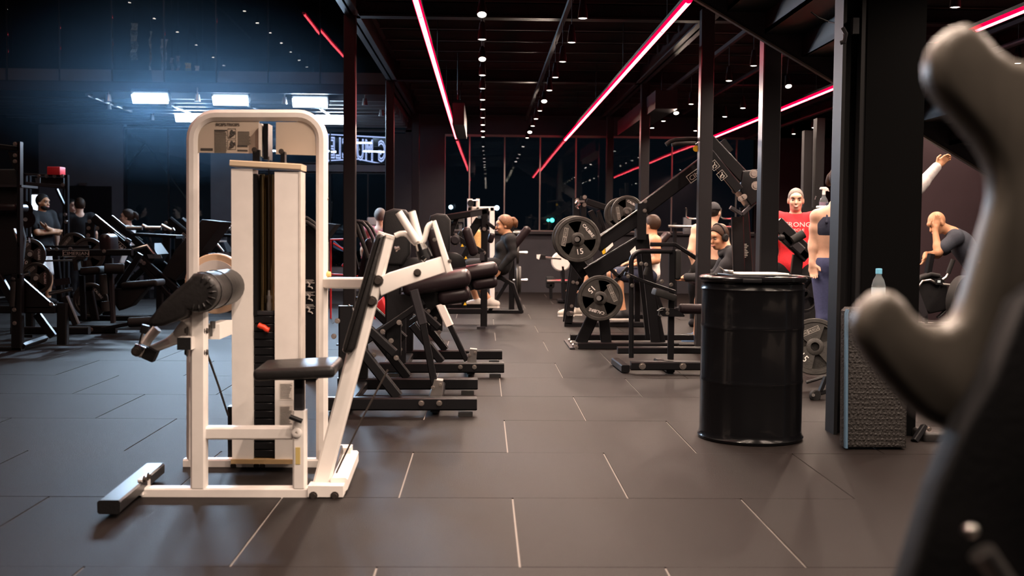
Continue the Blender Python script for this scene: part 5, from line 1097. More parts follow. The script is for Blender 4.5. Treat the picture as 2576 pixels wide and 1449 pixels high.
mk('sign_post', MB().bb(at(830, 0, Y).x, at(836, 0, Y).x, Y+.06, Y+.12, -.5, 3.0).bb(at(1070, 0, Y).x, at(1076, 0, Y).x, Y+.06, Y+.12, -.5, 3.0), blackm, sg)
for i, (x, y0, y1, w, cl, desc) in enumerate(((337, 58, 150, 16, (.5, .5, .48), 'pale emblem'), (378, 78, 188, 4, (.5, .4, .3), 'thin woven'), (412, 98, 215, 16, (.42, .36, .36), 'broad grey striped'), (432, 145, 215, 8, (.3, .22, .25), 'dull mauve'), (448, 140, 215, 8, (.3, .22, .25), 'second dull mauve'), (473, 158, 232, 14, (.6, .4, .08), 'yellow ring'), (495, 165, 236, 11, (.65, .55, .5), 'white fringed'), (510, 178, 232, 4, (.2, .25, .35), 'thin blue'))):
    Yq = 17.6; a = thing('hanging_banner', '%s banner hanging behind the mezzanine glass' % desc, 'banner', at(x, y1, Yq), 'banners behind the mezzanine glass')
    mb = MB(); n = 10; L = []
    for k in range(n+1):
        t_ = k/n; wv = w*(1-.5*t_ if i in (2, 6) else 1)
        L.append((at(x-wv/2+math.sin(k*1.3+i)*1.2, y0+(y1-y0)*t_, Yq)+V(0, .03*math.sin(k*2), 0), at(x+wv/2+math.sin(k*1.3+i)*1.2, y0+(y1-y0)*t_, Yq)+V(0, .03*math.cos(k*2), 0)))
    vs = [v for l in L for v in l]; vs2 = [v+V(0, .012, 0) for v in vs]; nv = len(vs); fs = []
    for k in range(n): fs += [(2*k, 2*k+1, 2*k+3, 2*k+2), (nv+2*k+1, nv+2*k, nv+2*k+2, nv+2*k+3), (2*k, 2*k+2, nv+2*k+2, nv+2*k), (2*k+1, nv+2*k+1, nv+2*k+3, 2*k+3)]
    fs += [(0, nv, nv+1, 1), (2*n, 2*n+1, nv+2*n+1, nv+2*n)]; mb.add(vs, fs) if False else mb.add(vs+vs2, fs)
    mk('cloth', mb, K('banner_cloth_%d' % i, cl, .8, var=.35, scale=30), a); mk('cord', MB().cyl(at(x, y0, Yq), V(at(x, y0, Yq).x, Yq, 6.69), .006, n=6), blackm, a)
# air duct piece on the ceiling by the left neon run, and cable stay rods
ac = thing('ceiling_speaker_box', 'long dark box hung from the ceiling right of the left neon run', 'box', at(1158, 250, 14.5)); Y = 14.5
mk('box', MB().bb(at(1140, 0, Y).x, at(1170, 0, Y).x, Y, Y+2.2, at(0, 300, Y).z, at(0, 245, Y).z), steelb, ac); mk('hanger', MB().cyl(at(1152, 250, Y+.3), V(at(1152, 0, Y).x, Y+.3, CZ), .01, n=6).cyl(at(1158, 250, Y+1.9), V(at(1158, 0, Y).x, Y+1.9, CZ), .01, n=6), steelb, ac)
ac2 = thing('ceiling_duct_box', 'long dark duct box under the right long ceiling beam', 'box', at(1560, 300, 17)); mk('box', MB().bb(2.32, 2.62, 15.2, 19.5, 2.85, 3.1), steelb, ac2); mk('hanger', MB().cyl((2.47, 15.6, 3.1), (2.47, 15.6, CZ), .01, n=6).cyl((2.47, 19, 3.1), (2.47, 19, CZ), .01, n=6), steelb, ac2)
# ------------------------------------------------------------------ people: one continuous surface grown from a distance field
def sdf_mesh(prims, vox=.01, kk=.02, cuts=(), subs=()):
    """prims: ('c', a, b, ra, rb, k) tapered capsule | ('e', c, (rx,ry,rz), R, k) ellipsoid. cuts: (point, normal) keep the side where dot<0."""
    lo = np.full(3, 1e9); hi = np.full(3, -1e9)
    for p in prims:
        if p[0] == 'c': pts = [(np.array(p[1]), p[3]), (np.array(p[2]), p[4])]
        else: pts = [(np.array(p[1]), max(p[2]))]
        for c, r in pts: lo = np.minimum(lo, c-r); hi = np.maximum(hi, c+r)
    lo -= vox*3; hi += vox*3; n = np.ceil((hi-lo)/vox).astype(int)+1
    ax = [lo[i]+vox*np.arange(n[i]) for i in range(3)]; D = np.full(n, .15, dtype=np.float32)
    def ev(p, X, Y, Z):
        if p[0] == 'c':
            a = np.array(p[1]); b = np.array(p[2]); ab = b-a; L2 = max(ab.dot(ab), 1e-9)
            t = np.clip(((X-a[0])*ab[0]+(Y-a[1])*ab[1]+(Z-a[2])*ab[2])/L2, 0, 1)
            return np.sqrt((X-a[0]-t*ab[0])**2+(Y-a[1]-t*ab[1])**2+(Z-a[2]-t*ab[2])**2)-(p[3]+(p[4]-p[3])*t)
        c = np.array(p[1]); R = np.array(p[3]) if p[3] is not None else np.eye(3); r = p[2]
        x = X-c[0]; y = Y-c[1]; z = Z-c[2]
        q = [(R[0][j]*x+R[1][j]*y+R[2][j]*z)/r[j] for j in range(3)]; l = np.sqrt(q[0]**2+q[1]**2+q[2]**2)
        return (l-1)*min(r)
    def block(p, mg):
        if p[0] == 'c': a = np.minimum(np.array(p[1])-p[3], np.array(p[2])-p[4]); b = np.maximum(np.array(p[1])+p[3], np.array(p[2])+p[4])
        else: a = np.array(p[1])-max(p[2]); b = np.array(p[1])+max(p[2])
        i0 = np.maximum(np.floor((a-mg-lo)/vox).astype(int), 0); i1 = np.minimum(np.ceil((b+mg-lo)/vox).astype(int)+1, n)
        return tuple(slice(i0[i], i1[i]) for i in range(3))
    for p in prims:
        k = p[-1] if p[-1] is not None else kk; s = block(p, .06)
        X, Y, Z = ax[0][s[0]][:, None, None], ax[1][s[1]][None, :, None], ax[2][s[2]][None, None, :]
        d = ev(p, X, Y, Z); o = D[s]; h = np.clip(.5+.5*(o-d)/k, 0, 1); D[s] = o+(d-o)*h-k*h*(1-h)
    for p in subs:
        s = block(p, .04); X, Y, Z = ax[0][s[0]][:, None, None], ax[1][s[1]][None, :, None], ax[2][s[2]][None, None, :]
        d = -ev(p, X, Y, Z); o = D[s]; k = p[-1] or .01; h = np.clip(.5-.5*(o-d)/k, 0, 1); D[s] = o+(d-o)*h+k*h*(1-h)
    for c, nn in cuts:
        X, Y, Z = ax[0][:, None, None], ax[1][None, :, None], ax[2][None, None, :]
        D = np.maximum(D, (X-c[0])*nn[0]+(Y-c[1])*nn[1]+(Z-c[2])*nn[2])
    ins = D < 0; N = n
    cell = np.zeros(N-1, dtype=np.int32); P = np.zeros(tuple(N-1)+(3,), dtype=np.float32); C = np.zeros(N-1, dtype=np.float32)
    for a in range(3):
        s0 = [slice(None)]*3; s1 = [slice(None)]*3; s0[a] = slice(0, -1); s1[a] = slice(1, None)
        d0 = D[tuple(s0)]; d1 = D[tuple(s1)]; cr = ins[tuple(s0)] != ins[tuple(s1)]
        t = np.where(cr, d0/np.where(cr, d0-d1, 1), 0)
        oth = [i for i in range(3) if i != a]
        for u in (0, 1):
            for v in (0, 1):
                s = [slice(None)]*3; s[oth[0]] = slice(u, u+N[oth[0]]-1); s[oth[1]] = slice(v, v+N[oth[1]]-1); s = tuple(s)
                c_ = cr[s].astype(np.float32); C += c_; P[..., a] += t[s]*c_; P[..., oth[0]] += u*c_; P[..., oth[1]] += v*c_
    act = C > 0; idx = np.full(N-1, -1, dtype=np.int64); idx[act] = np.arange(act.sum())
    g = np.argwhere(act); verts = (g+P[act]/C[act][:, None])*vox+lo; faces = []
    for a in range(3):
        s0 = [slice(1, -1)]*3; s1 = [slice(1, -1)]*3; s0[a] = slice(0, -1); s1[a] = slice(1, None)
        i0 = ins[tuple(s0)]; i1 = ins[tuple(s1)]; cr = np.argwhere(i0 != i1)
        if len(cr) == 0: continue
        off = np.ones(3, dtype=int); off[a] = 0; e = cr+off; oth = [(a+1) % 3, (a+2) % 3]
        q = []
        for du, dv in ((-1, -1), (0, -1), (0, 0), (-1, 0)):
            f = e.copy(); f[:, oth[0]] += du; f[:, oth[1]] += dv; q.append(idx[f[:, 0], f[:, 1], f[:, 2]])
        q = np.stack(q, 1); flip = ~i0[tuple(cr.T)]; q[flip] = q[flip][:, ::-1]; faces.append(q)
    faces = np.concatenate(faces)
    return verts, faces
def mk_np(name, vf, mt, parent, label=None):
    v, f = vf; off = np.array(wl(parent)); me = bpy.data.meshes.new(name)
    me.vertices.add(len(v)); me.vertices.foreach_set('co', (v-off).astype(np.float32).ravel()); me.loops.add(f.size); me.loops.foreach_set('vertex_index', f.astype(np.int32).ravel())
    me.polygons.add(len(f)); me.polygons.foreach_set('loop_start', np.arange(0, f.size, 4, dtype=np.int32)); me.update(calc_edges=True); me.validate(); me.shade_smooth(); me.materials.append(mt)
    o = bpy.data.objects.new(name, me); COL.objects.link(o); o.parent = parent; ROOT[o.name] = Vector(wl(parent))
    if label: o['label'] = label
    return o
def skin(name, c): return mat(name, c, .5, var=.06, scale=30)
SK1 = skin('tan_skin', (.52, .27, .15)); SK2 = skin('fair_skin', (.66, .40, .28)); SK3 = skin('olive_skin', (.42, .21, .11))
hairb = mat('dark_brown_hair', (.035, .018, .010), .5, var=.4, scale=120, bump=.5, bscale=160); hairk = mat('black_hair', (.012, .010, .009), .5, var=.4, scale=120, bump=.5, bscale=160); hairg = mat('grey_stubble_hair', (.22, .19, .17), .7, var=.3, scale=150); hairbl = mat('blond_hair', (.55, .33, .12), .45, var=.3, scale=90, bump=.5, bscale=140); hairbr = mat('auburn_hair', (.13, .055, .02), .45, var=.4, scale=120, bump=.5, bscale=150)
def cloth(n, c): return mat(n, c, .85, var=.1, scale=60, bump=.25, bscale=25)
clk = cloth('black_cloth', (.013, .013, .014)); clg = cloth('charcoal_cloth', (.035, .036, .04)); cln = cloth('navy_cloth', (.022, .028, .055)); cln2 = cloth('blue_legging', (.05, .06, .14)); clr = cloth('red_cloth', (.62, .02, .03)); clw = cloth('white_cloth', (.75, .72, .68)); clnt = cloth('dark_slate_cloth', (.03, .036, .05))
shoe_w = K('white_sneaker', (.7, .66, .6), .6); shoe_k = K('black_sneaker', (.02, .02, .022), .6); shoe_b = K('blue_sneaker', (.05, .11, .22), .6)
eyew = K('eye_white', (.28, .23, .2), .4); eyed = K('eye_iris', (.02, .012, .008), .2); lipm = K('lip', (.42, .14, .11), .5); tooth = K('teeth', (.85, .82, .75), .35)
def T(v): return tuple(float(x) for x in v)
def person(label, loc, J, face, up=(0, 0, 1), skin_=SK1, hair=None, hairkind='short', top=None, sleeve='short', bottom=None, shorts=False, shoes=shoe_k, vox=.011, hs=1.0, fem=False, clothing_off=.010, headtilt=None, parts=('armL', 'armR', 'legL', 'legR'), smile=False, beard=None, hands=None, bra=None, name='person'):
    r = thing(name, label, 'person', loc); J = {k: Vector(v) for k, v in J.items()}
    f = Vector(face).normalized(); u = Vector(up); u = (u-f*u.dot(f)).normalized(); s = f.cross(u)   # s = person's right
    HR = [[s[i], f[i], u[i]] for i in range(3)]; hc = J['head']; k = hs
    def hp(a, b, c): return T(hc+s*a*k+f*b*k+u*c*k)
    def E(a, b, c, rx, ry, rz, kk=.012): return ('e', hp(a, b, c), (rx*k, ry*k, rz*k), HR, kk)
    head = [E(0, -.012, .025, .074, .094, .092), E(0, .022, -.05, .056, .066, .062, .03), E(0, .05, -.088, .030, .032, .024, .02), E(0, .078, .035, .05, .02, .022, .02),
            ('c', hp(0, .086, .005), hp(0, .107, -.028), .010*k, .015*k, .010), E(0, .088, -.062, .026, .014, .013, .008), E(.033, .065, -.028, .022, .022, .02, .02), E(-.033, .065, -.028, .022, .022, .02, .02),
            E(.075, -.005, -.012, .010, .020, .033, .008), E(-.075, -.005, -.012, .010, .020, .033, .008)]
    subs = [E(.032, .096, .004, .019, .016, .012, .010), E(-.032, .096, .004, .019, .016, .012, .010)]
    W = .92 if fem else 1.0
    ch = J['chest']; pe = J['pelvis']; nk = J['neck']; sp = (ch-pe).normalized(); ss = (J['shR']-J['shL']).normalized(); ff = ss.cross(sp) if ss.cross(sp).length > .1 else f; ff.normalize(); ss2 = sp.cross(ff).normalized(); TR = [[ss2[i], ff[i], sp[i]] for i in range(3)]
    neck = [('c', T(nk-(hc-nk).normalized()*.02), T(hc-u*.05*k-f*.01*k), .058*W, .052*W, .03)]
    torso = [('e', T(ch), (.165*W, .115*W, .17), TR, .05), ('e', T(ch.lerp(pe, .5)), (.142*W, .105*W, .17), TR, .06), ('e', T(pe), (.165, .118, .13), TR, .05), ('c', T(J['shL'].lerp(nk, .12)), T(nk-sp*.03), .058*W, .055, .04), ('c', T(J['shR'].lerp(nk, .12)), T(nk-sp*.03), .058*W, .055, .04)]
    if fem: torso += [('e', T(ch+ss2*.07*q+ff*.085-sp*.03), (.06, .055, .06), TR, .03) for q in (1, -1)]
    def limb(a, b, c, r0, r1, r2, bul): return [('c', T(a), T(b), r0, r1, .03), ('c', T(b), T(c), r1*1.02, r2, .02), ('e', T(b.lerp(c, .28)), (bul, bul, bul*1.6), None, .03)]
    arms = {}; uarm = {}; legs = {}; hand = {}
    for q in 'LR':
        if 'arm'+q in parts:
            A, B, C_ = J['sh'+q], J['el'+q], J['wr'+q]; w = .9*W if fem else 1.0
            uarm[q] = [('e', T(A), (.062*w, .062*w, .062*w), None, .03), ('c', T(A), T(B), .056*w, .042*w, .03), ('e', T(A.lerp(B, .45)), (.05*w, .05*w, .05*w), None, .03)]
            arms[q] = uarm[q] + [('c', T(B), T(C_), .043*w, .028*w, .02), ('e', T(B.lerp(C_, .25)), (.038*w, .038*w, .038*w), None, .03)]
            hd = J.get('hd'+q, C_+(C_-B).normalized()*.18); d = (hd-C_).normalized(); side = J.get('th'+q); side = (side if side is not None else f); side = (side-d*side.dot(d)).normalized(); nm = d.cross(side).normalized(); curl = (hands or {}).get(q, .35); hh = .95*(.92 if fem else 1)
            hnd = [('c', T(C_), T(C_+d*.03*hh), .027*w, .03*w, .015), ('e', T(C_+d*.065*hh), (.046*hh, .043*hh, .017*hh), [[d[i], side[i], nm[i]] for i in range(3)], .012)]
            for i, (o_, L) in enumerate(((.030, .072), (.011, .080), (-.009, .075), (-.028, .060))):
                p0 = C_+d*.085*hh+side*o_*hh; d1 = (d+nm*curl*.6).normalized(); p1 = p0+d1*L*.5*hh; d2 = (d1+nm*curl*1.3).normalized(); p2 = p1+d2*L*.5*hh; hnd += [('c', T(p0-d*.02), T(p1), .0095, .0088, .004), ('c', T(p1), T(p2), .0088, .0075, .004)]
            p0 = C_+d*.035*hh+side*.03*hh; p1 = p0+(d*.6+side*.75+nm*.25).normalized()*.04*hh; p2 = p1+(d+side*.2+nm*.4).normalized()*.034*hh; hnd += [('c', T(p0), T(p1), .0135, .011, .008), ('c', T(p1), T(p2), .011, .009, .005)]
            hand[q] = hnd
        if 'leg'+q in parts:
            legs[q] = limb(J['hip'+q], J['kn'+q], J['an'+q], .088 if not fem else .092, .056, .036, .06)
    feet = {}
    for q in 'LR':
        if 'leg'+q in parts:
            an = J['an'+q]; to = J.get('to'+q, an+V(f.x, f.y, 0).normalized()*.17-V(0, 0, .05)); heel = an-(to-an).normalized()*.05; heel.z = min(heel.z, an.z-.03)
            feet[q] = [('c', T(heel), T(an.lerp(to, .5)-V(0, 0, .015)), .036, .040, .02), ('c', T(an.lerp(to, .4)-V(0, 0, .02)), T(to), .041, .032, .02), ('c', T(an), T(heel), .042, .036, .02)]
    allp = torso+neck+head+[p for d_ in (arms, hand, legs, feet) for q in d_ for p in d_[q]]
    mk_np('body', sdf_mesh(allp, vox, subs=subs), skin_, r)
    infl = lambda ps, o: [(p[0], p[1], p[2], p[3]+o, p[4]+o, p[5]) if p[0] == 'c' else (p[0], p[1], tuple(x+o for x in p[2]), p[3], p[4]) for p in ps]
    O = clothing_off
    if top:
        ps = torso[:2]+[torso[2]]+torso[3:]; cuts = [(T(pe-sp*.10), T(-sp))]
        if sleeve == 'long': ps = ps+[p for q in arms for p in arms[q]]; cuts = [(T(nk+sp*.05), T(sp))]
        if sleeve == 'short': 
            for q in uarm: A, B = J['sh'+q], J['el'+q]; ps = ps+[('e', T(A), (.066, .066, .066), None, .03), ('c', T(A), T(A.lerp(B, .68)), .06, .054, .03)]
        v = infl(ps, O+.004)
        if sleeve == 'tank': v = infl(torso[:3], O)
        mk_np('shirt' if sleeve != 'long' else 'sweater', sdf_mesh(v, vox*1.15, cuts=[] if sleeve == 'long' else cuts, subs=[('c', T(nk+sp*.02+ff*.03), T(hc), .066, .10, .012)]), top, r)
    if bra:
        v = infl(torso[:1]+torso[5:], .008); mk_np('sports_bra', sdf_mesh(v, vox*1.15, cuts=[(T(ch+sp*.10), T(sp)), (T(ch-sp*.10), T(-sp))]), bra, r)
        mk_np('strap', sdf_mesh([('c', T(ch+ss2*.075*q+ff*.10+sp*.05), T(nk.lerp(J['sh'+('R' if q > 0 else 'L')], .45)+sp*.055), .012, .012, .01) for q in (1, -1)]+[('c', T(ch+ss2*.075*q-ff*.10+sp*.05), T(nk.lerp(J['sh'+('R' if q > 0 else 'L')], .45)+sp*.055), .012, .012, .01) for q in (1, -1)], vox), bra, r)
    if bottom:
        ps = [torso[2]]; 
        for q in legs:
            a, b, c_ = J['hip'+q], J['kn'+q], J['an'+q]
            if shorts: ps = ps+[('c', T(a), T(a.lerp(b, .85)), .098, .085, .03)]
            else: ps = ps+[p for p in legs[q]]
        v = infl(ps, O if not fem else .006); cuts = [(T(pe+sp*.115), T(sp))]
        if not shorts and legs: cuts = cuts
        mk_np('shorts' if shorts else 'trousers', sdf_mesh(v, vox*1.15, cuts=cuts if (pe-J['knL']).normalized().dot(sp) > .3 or True else []), bottom, r)
    for q in feet:
        sh = mk_np('shoe', sdf_mesh(infl(feet[q], .007), vox), shoes, r); an = J['an'+q]; to = J.get('to'+q, an+V(f.x, f.y, 0).normalized()*.17-V(0, 0, .05)); d = V(to.x-an.x, to.y-an.y, 0).normalized(); zz = min(an.z-.06, to.z-.02); c0 = an-d*.06; c1 = V(to.x, to.y, 0)+d*.035; sd = V(-d.y, d.x, 0)
        zs = min(v[2] for v in [sh.matrix_local @ x.co for x in sh.data.vertices])+wl(r).z
        mk('sole', MB().prism([V(p.x, p.y, zs-.004) for p in (c0+sd*.03, c0-d*.015, c0-sd*.03, c1-d*.07-sd*.046, c1-d*.02-sd*.035, c1, c1-d*.02+sd*.035, c1-d*.07+sd*.046)], .022, (0, 0, 1)), shoe_w, sh)
    # face details
    for q in (1, -1):
        e = mk('eye', MB().ell(hp(.032*q, .0785, .003), (.0118*k,)*3, 12), eyew, r); mk('iris', MB().ell(hp(.032*q, .0872, .003), (.0056*k,)*3, 10), eyed, e)
        mk('eyebrow', MB().tube([hp(.016*q, .098, .021), hp(.034*q, .096, .027), hp(.052*q, .083, .022)], .0034*k, 6), hair if hair and hair is not hairg else hairb, r)
    mk('mouth', MB().tube([hp(-.026, .092, -.058 if not smile else -.052), hp(-.012, .101, -.063 if not smile else -.066), hp(.012, .101, -.063 if not smile else -.066), hp(.026, .092, -.058 if not smile else -.052)], .005*k, 8), lipm, r)
    if smile: mk('teeth', MB().tube([hp(-.017, .097, -.0595), hp(0, .1045, -.0625), hp(.017, .097, -.0595)], .0032*k, 8), tooth, r)
    if hair:
        th = .012 if hairkind != 'buzz' else .004
        hpz = [E(0, -.014, .027, .074+th, .094+th, .092+th)]; cuts = [(hp(0, .062, .052), T(f*.75-u*.65 if hairkind != 'buzz' else f*.6-u*.8)), (hp(0, 0, -.055), T(-u))]
        if hairkind in ('bun', 'long'): hpz = [E(0, -.016, .027, .074+.016, .094+.014, .092+.014)]
        o = mk_np('hair', sdf_mesh(hpz, vox*.8, cuts=[(hp(0, .035, .03), T((f*.85-u*.53)))]+([(hp(0, 0, -.06), T(-u))])), hair, r)
        if hairkind == 'bun': mk_np('hair_bun', sdf_mesh([E(.0, -.135, .02, .045, .045, .05), E(.02, -.15, -.015, .03, .025, .04), E(-.01, -.115, .06, .035, .04, .03)], vox*.8), hair, o)
        if hairkind == 'long': mk_np('hair_length', sdf_mesh([('c', hp(0, -.08, .02), hp(0, -.10, -.22), .07*k, .05*k, .03), ('c', hp(.05, -.05, -.02), hp(.05, -.06, -.2), .035*k, .03*k, .03), ('c', hp(-.05, -.05, -.02), hp(-.05, -.06, -.2), .035*k, .03*k, .03)], vox), hair, o)
    if beard: mk_np('beard', sdf_mesh([E(0, .03, -.07, .062, .066, .05)], vox*.8, cuts=[(hp(0, 0, -.045), T(u)), (hp(0, -.0, 0), T(-f))]), beard, r)
    return r, hp
def stand(px, py_head, Y, H, facev, lean=0.0, w=1.0):
    """joints of a standing figure whose head centre is at (px, py) at depth Y."""
    hc = at(px, py_head, Y); f = V(*facev).normalized(); s = f.cross(V(0, 0, 1)); b = hc.z-.11-(hc.z+.12-H) if False else hc.z; k = hc.z/ (H-.12)
    g = lambda a, b_, z: V(hc.x, hc.y, 0)+s*a*k+f*b_*k+V(0, 0, z*k)
    return dict(head=hc, neck=g(0, -.03, H-.30), chest=g(0, -.02, H-.47), pelvis=g(0, -.02, H*.53), shR=g(.19*w, -.03, H-.33), shL=g(-.19*w, -.03, H-.33), elR=g(.25*w, -.05, H-.62), elL=g(-.25*w, -.05, H-.62), wrR=g(.26*w, .04, H-.86), wrL=g(-.26*w, .04, H-.86), hipR=g(.09, -.02, H*.50), hipL=g(-.09, -.02, H*.50), knR=g(.10, 0, H*.28), knL=g(-.10, 0, H*.28), anR=g(.11, -.03, .09), anL=g(-.11, -.03, .09)), g
# 1 bearded man, arms folded
J, g = stand(108, 509, 16.8, 1.78, (.9, -.45, 0)); J.update(elR=g(.21, .10, 1.17), wrR=g(-.08, .22, 1.18), elL=g(-.21, .10, 1.17), wrL=g(.10, .21, 1.24), hdR=g(-.2, .2, 1.22), hdL=g(.18, .16, 1.3))
person('bearded man in black tee with folded arms standing by the lit panel', (J['head'].x, J['head'].y, 0), J, (.95, -.35, -.05), skin_=SK3, hair=hairk, top=clk, bottom=clw, shorts=True, beard=hairk, vox=.013)
# 2 man with curly dark hair seen from behind, and the person he faces
J, g = stand(200, 517, 18.4, 1.78, (-.45, .9, 0)); person('man with thick dark hair in black tee seen from behind at the left', (J['head'].x, J['head'].y, 0), J, (-.55, .8, -.05), skin_=SK2, hair=hairb, top=clk, bottom=clk, vox=.013)
J, g = stand(181, 519, 19.4, 1.74, (.5, -.8, 0)); person('person in grey tee half hidden in front of the dark haired man', (J['head'].x, J['head'].y, 0), J, (.8, -.6, 0), skin_=SK2, hair=hairk, top=clg, bottom=clk, vox=.014)
# 3 woman in white top
J, g = stand(320, 546, 18.0, 1.50, (-1, -.1, 0), w=.85); person('woman with tied dark hair in white top among the leg presses', (J['head'].x, J['head'].y, 0), J, (-1, -.1, 0), skin_=SK2, hair=hairb, hairkind='bun', top=clw, sleeve='long', bottom=clk, vox=.013, fem=True)
# 4 distant person in red and grey behind the white back pad
J, g = stand(957, 545, 16.5, 1.5, (.2, 1, 0)); person('person in pinkish red top partly hidden behind the white handle', (J['head'].x, J['head'].y, 0), J, (.2, 1, 0), skin_=SK2, hair=hairg, top=cloth('faded_red_cloth', (.45, .12, .13)), bottom=clk, vox=.015)
# 5 seated woman in dark sweater
Y = 13.95; A = lambda x, y, d=0: at(x, y, Y+d)
J = dict(head=A(1268, 566), neck=A(1279, 592), chest=A(1277, 622), pelvis=A(1262, 665), shR=A(1284, 604, -.17), shL=A(1284, 604, .17), elR=A(1290, 640, -.2), elL=A(1288, 640, .2), wrR=A(1258, 676, -.2), wrL=A(1256, 676, .2), hdR=A(1250, 688, -.2), hdL=A(1250, 688, .2), hipR=A(1258, 668, -.09), hipL=A(1258, 668, .09), knR=A(1170, 672, -.11), knL=A(1170, 668, .12), anR=A(1226, 757, -.11), anL=A(1200, 757, .12), toR=A(1252, 768, -.11) if False else A(1198, 766, -.11), toL=A(1172, 766, .12))
J['anR'] = A(1232, 756, -.12); J['toR'] = A(1250, 764, -.14)
person('woman with tied back hair in black sweater seated on the machine', (J['pelvis'].x, Y, 0), J, (-1, -.12, -.12), skin_=SK1, hair=hairbr, hairkind='bun', top=clk, sleeve='long', bottom=clk, shorts=True, shoes=shoe_w, vox=.010, fem=True, hs=1.0)
# 6 blond person further behind
J, g = stand(1190, 592, 16.2, 1.32, (-.9, .4, 0), w=.85); person('long haired blond woman half hidden behind the black square upright', (J['head'].x, J['head'].y, 0), J, (-.6, .8, -.1), skin_=SK2, hair=hairbl, hairkind='long', top=clk, bottom=clk, vox=.013, fem=True)
# 7 seated man in white tank
Y = 13.75; A = lambda x, y, d=0: at(x, y, Y+d)
J = dict(head=A(1640, 566), neck=A(1641, 594), chest=A(1636, 632), pelvis=A(1634, 688), shR=A(1650, 606, -.17), shL=A(1632, 606, .17), elR=A(1652, 655, -.22), elL=A(1620, 655, .22), wrR=A(1606, 664, -.2), wrL=A(1590, 660, .2), hipR=A(1626, 692, -.1), hipL=A(1626, 692, .1), knR=A(1552, 690, -.16), knL=A(1538, 690, .16), anR=A(1568, 785, -.16), anL=A(1556, 780, .18), toR=A(1540, 796, -.16), toL=A(1526, 794, .2))
person('short haired man in white tank seated behind the lever machine', (J['pelvis'].x, Y, 0), J, (-.75, .65, -.05), skin_=SK1, hair=hairb, top=clw, sleeve='tank', bottom=cln, shorts=True, shoes=shoe_k, vox=.011)
# 8 shirtless man in a cap, back to us
Y = 13.4; A = lambda x, y, d=0: at(x, y, Y+d)
J = dict(head=A(1796, 535), neck=A(1789, 562), chest=A(1780, 605), pelvis=A(1775, 665), shR=A(1815, 578), shL=A(1752, 578), elR=A(1830, 622, -.05), elL=A(1738, 630, -.05), wrR=A(1822, 668), wrL=A(1750, 680), hdR=A(1815, 695), hdL=A(1752, 705), hipR=A(1792, 678), hipL=A(1758, 678), knR=A(1800, 690, .4), knL=A(1745, 690, .4), anR=A(1800, 806, .42), anL=A(1745, 806, .42))
pr_, hp = person('shirtless man in dark cap seen from behind the column', (J['pelvis'].x, Y, 0), J, (.55, .83, 0), skin_=SK2, hair=hairk, hairkind='buzz', bottom=clk, vox=.011)
mk_np('cap', sdf_mesh([('e', hp(0, -.012, .035), (.084, .104, .095), None if False else [[V(*hp(1, 0, 0))[i]-V(*hp(0, 0, 0))[i] for _ in (0,)][0] if False else 0 for i in range(3)] if False else None, .01)], .01, cuts=[(hp(0, 0, .035), T(V(0, 0, -1)))]), clg, pr_)
mk('cap_peak', MB().prism([V(*hp(a, b, .04)) for a, b in ((-.07, .05), (-.05, .13), (0, .16), (.05, .13), (.07, .05))], .012, (0, 0, 1)), clg, pr_)
st8 = thing('padded_stool', 'black padded stool under the shirtless man in the cap', 'bench', (J['pelvis'].x, Y, 0)); pz = J['hipL'].z-.115
mk('seat', MB().rbox((J['pelvis'].x, Y, pz-.035), (.36, .36, .07), .025, 3), pvc, st8); mk('post', MB().bar((J['pelvis'].x, Y-.05, 0), (J['pelvis'].x, Y-.05, pz-.06), .07, .07), black, st8)
# 9 man with headphones in dark hoodie
Y = 12.0; A = lambda x, y, d=0: at(x, y, Y+d)
J = dict(head=A(1808, 597), neck=A(1824, 628), chest=A(1849, 655), pelvis=A(1847, 725), shR=A(1835, 638, .17), shL=A(1847, 640, -.17), elR=A(1799, 690, .2), elL=A(1801, 700, -.2), wrR=A(1728, 700, .15), wrL=A(1728, 697, -.15), hdR=A(1718, 702, .15), hdL=A(1712, 700, -.1), hipR=A(1844, 735, .1), hipL=A(1844, 735, -.1), knR=A(1765, 725, .14), knL=A(1765, 725, -.14), anR=A(1752, 842, .14), anL=A(1752, 850, -.14), toR=A(1712, 852, .14), toL=A(1722, 860, -.14))
pr_, hp = person('man in black hoodie with over ear headphones hunched over behind the column', (J['pelvis'].x, Y, 0), J, (-.82, -.55, -.25), skin_=SK1, hair=hairb, top=clg, sleeve='long', bottom=clk, shorts=True, shoes=shoe_b, vox=.010, hs=1.1)
hpn = mk('headphones', MB().tube([hp(.085*math.cos(a), -.01, .03+.105*math.sin(a)) for a in [math.pi*i/12 for i in range(13)]], .010, 10), plastic, pr_)
for q in (1, -1): mk('ear_cup', MB().lathe([(-.005, .03), (0, .042), (.02, .045), (.032, .03)], hp(.072*q, -.005, -.005), V(*hp(q, 0, 0))-V(*hp(0, 0, 0)), 20), rubb, hpn)
mk_np('hood', sdf_mesh([('c', T(J['neck']+V(.03, -.08, .0)), T(J['neck']+V(.03, .08, .0)), .05, .05, .02), ('c', T(J['neck']+V(.03, -.08, .0)), T(J['neck']+V(-.06, -.06, -.05)), .04, .03, .02)], .01), clg, pr_)
st9 = thing('padded_stool', 'black padded bench under the man with headphones', 'bench', (J['pelvis'].x, Y, 0)); pz = J['hipL'].z-.115
mk('seat', MB().rbox((J['pelvis'].x+.02, Y, pz-.035), (.38, .34, .07), .025, 3), pvc, st9); mk('post', MB().bar((J['pelvis'].x+.05, Y, 0), (J['pelvis'].x+.05, Y, pz-.06), .07, .07), black, st9)
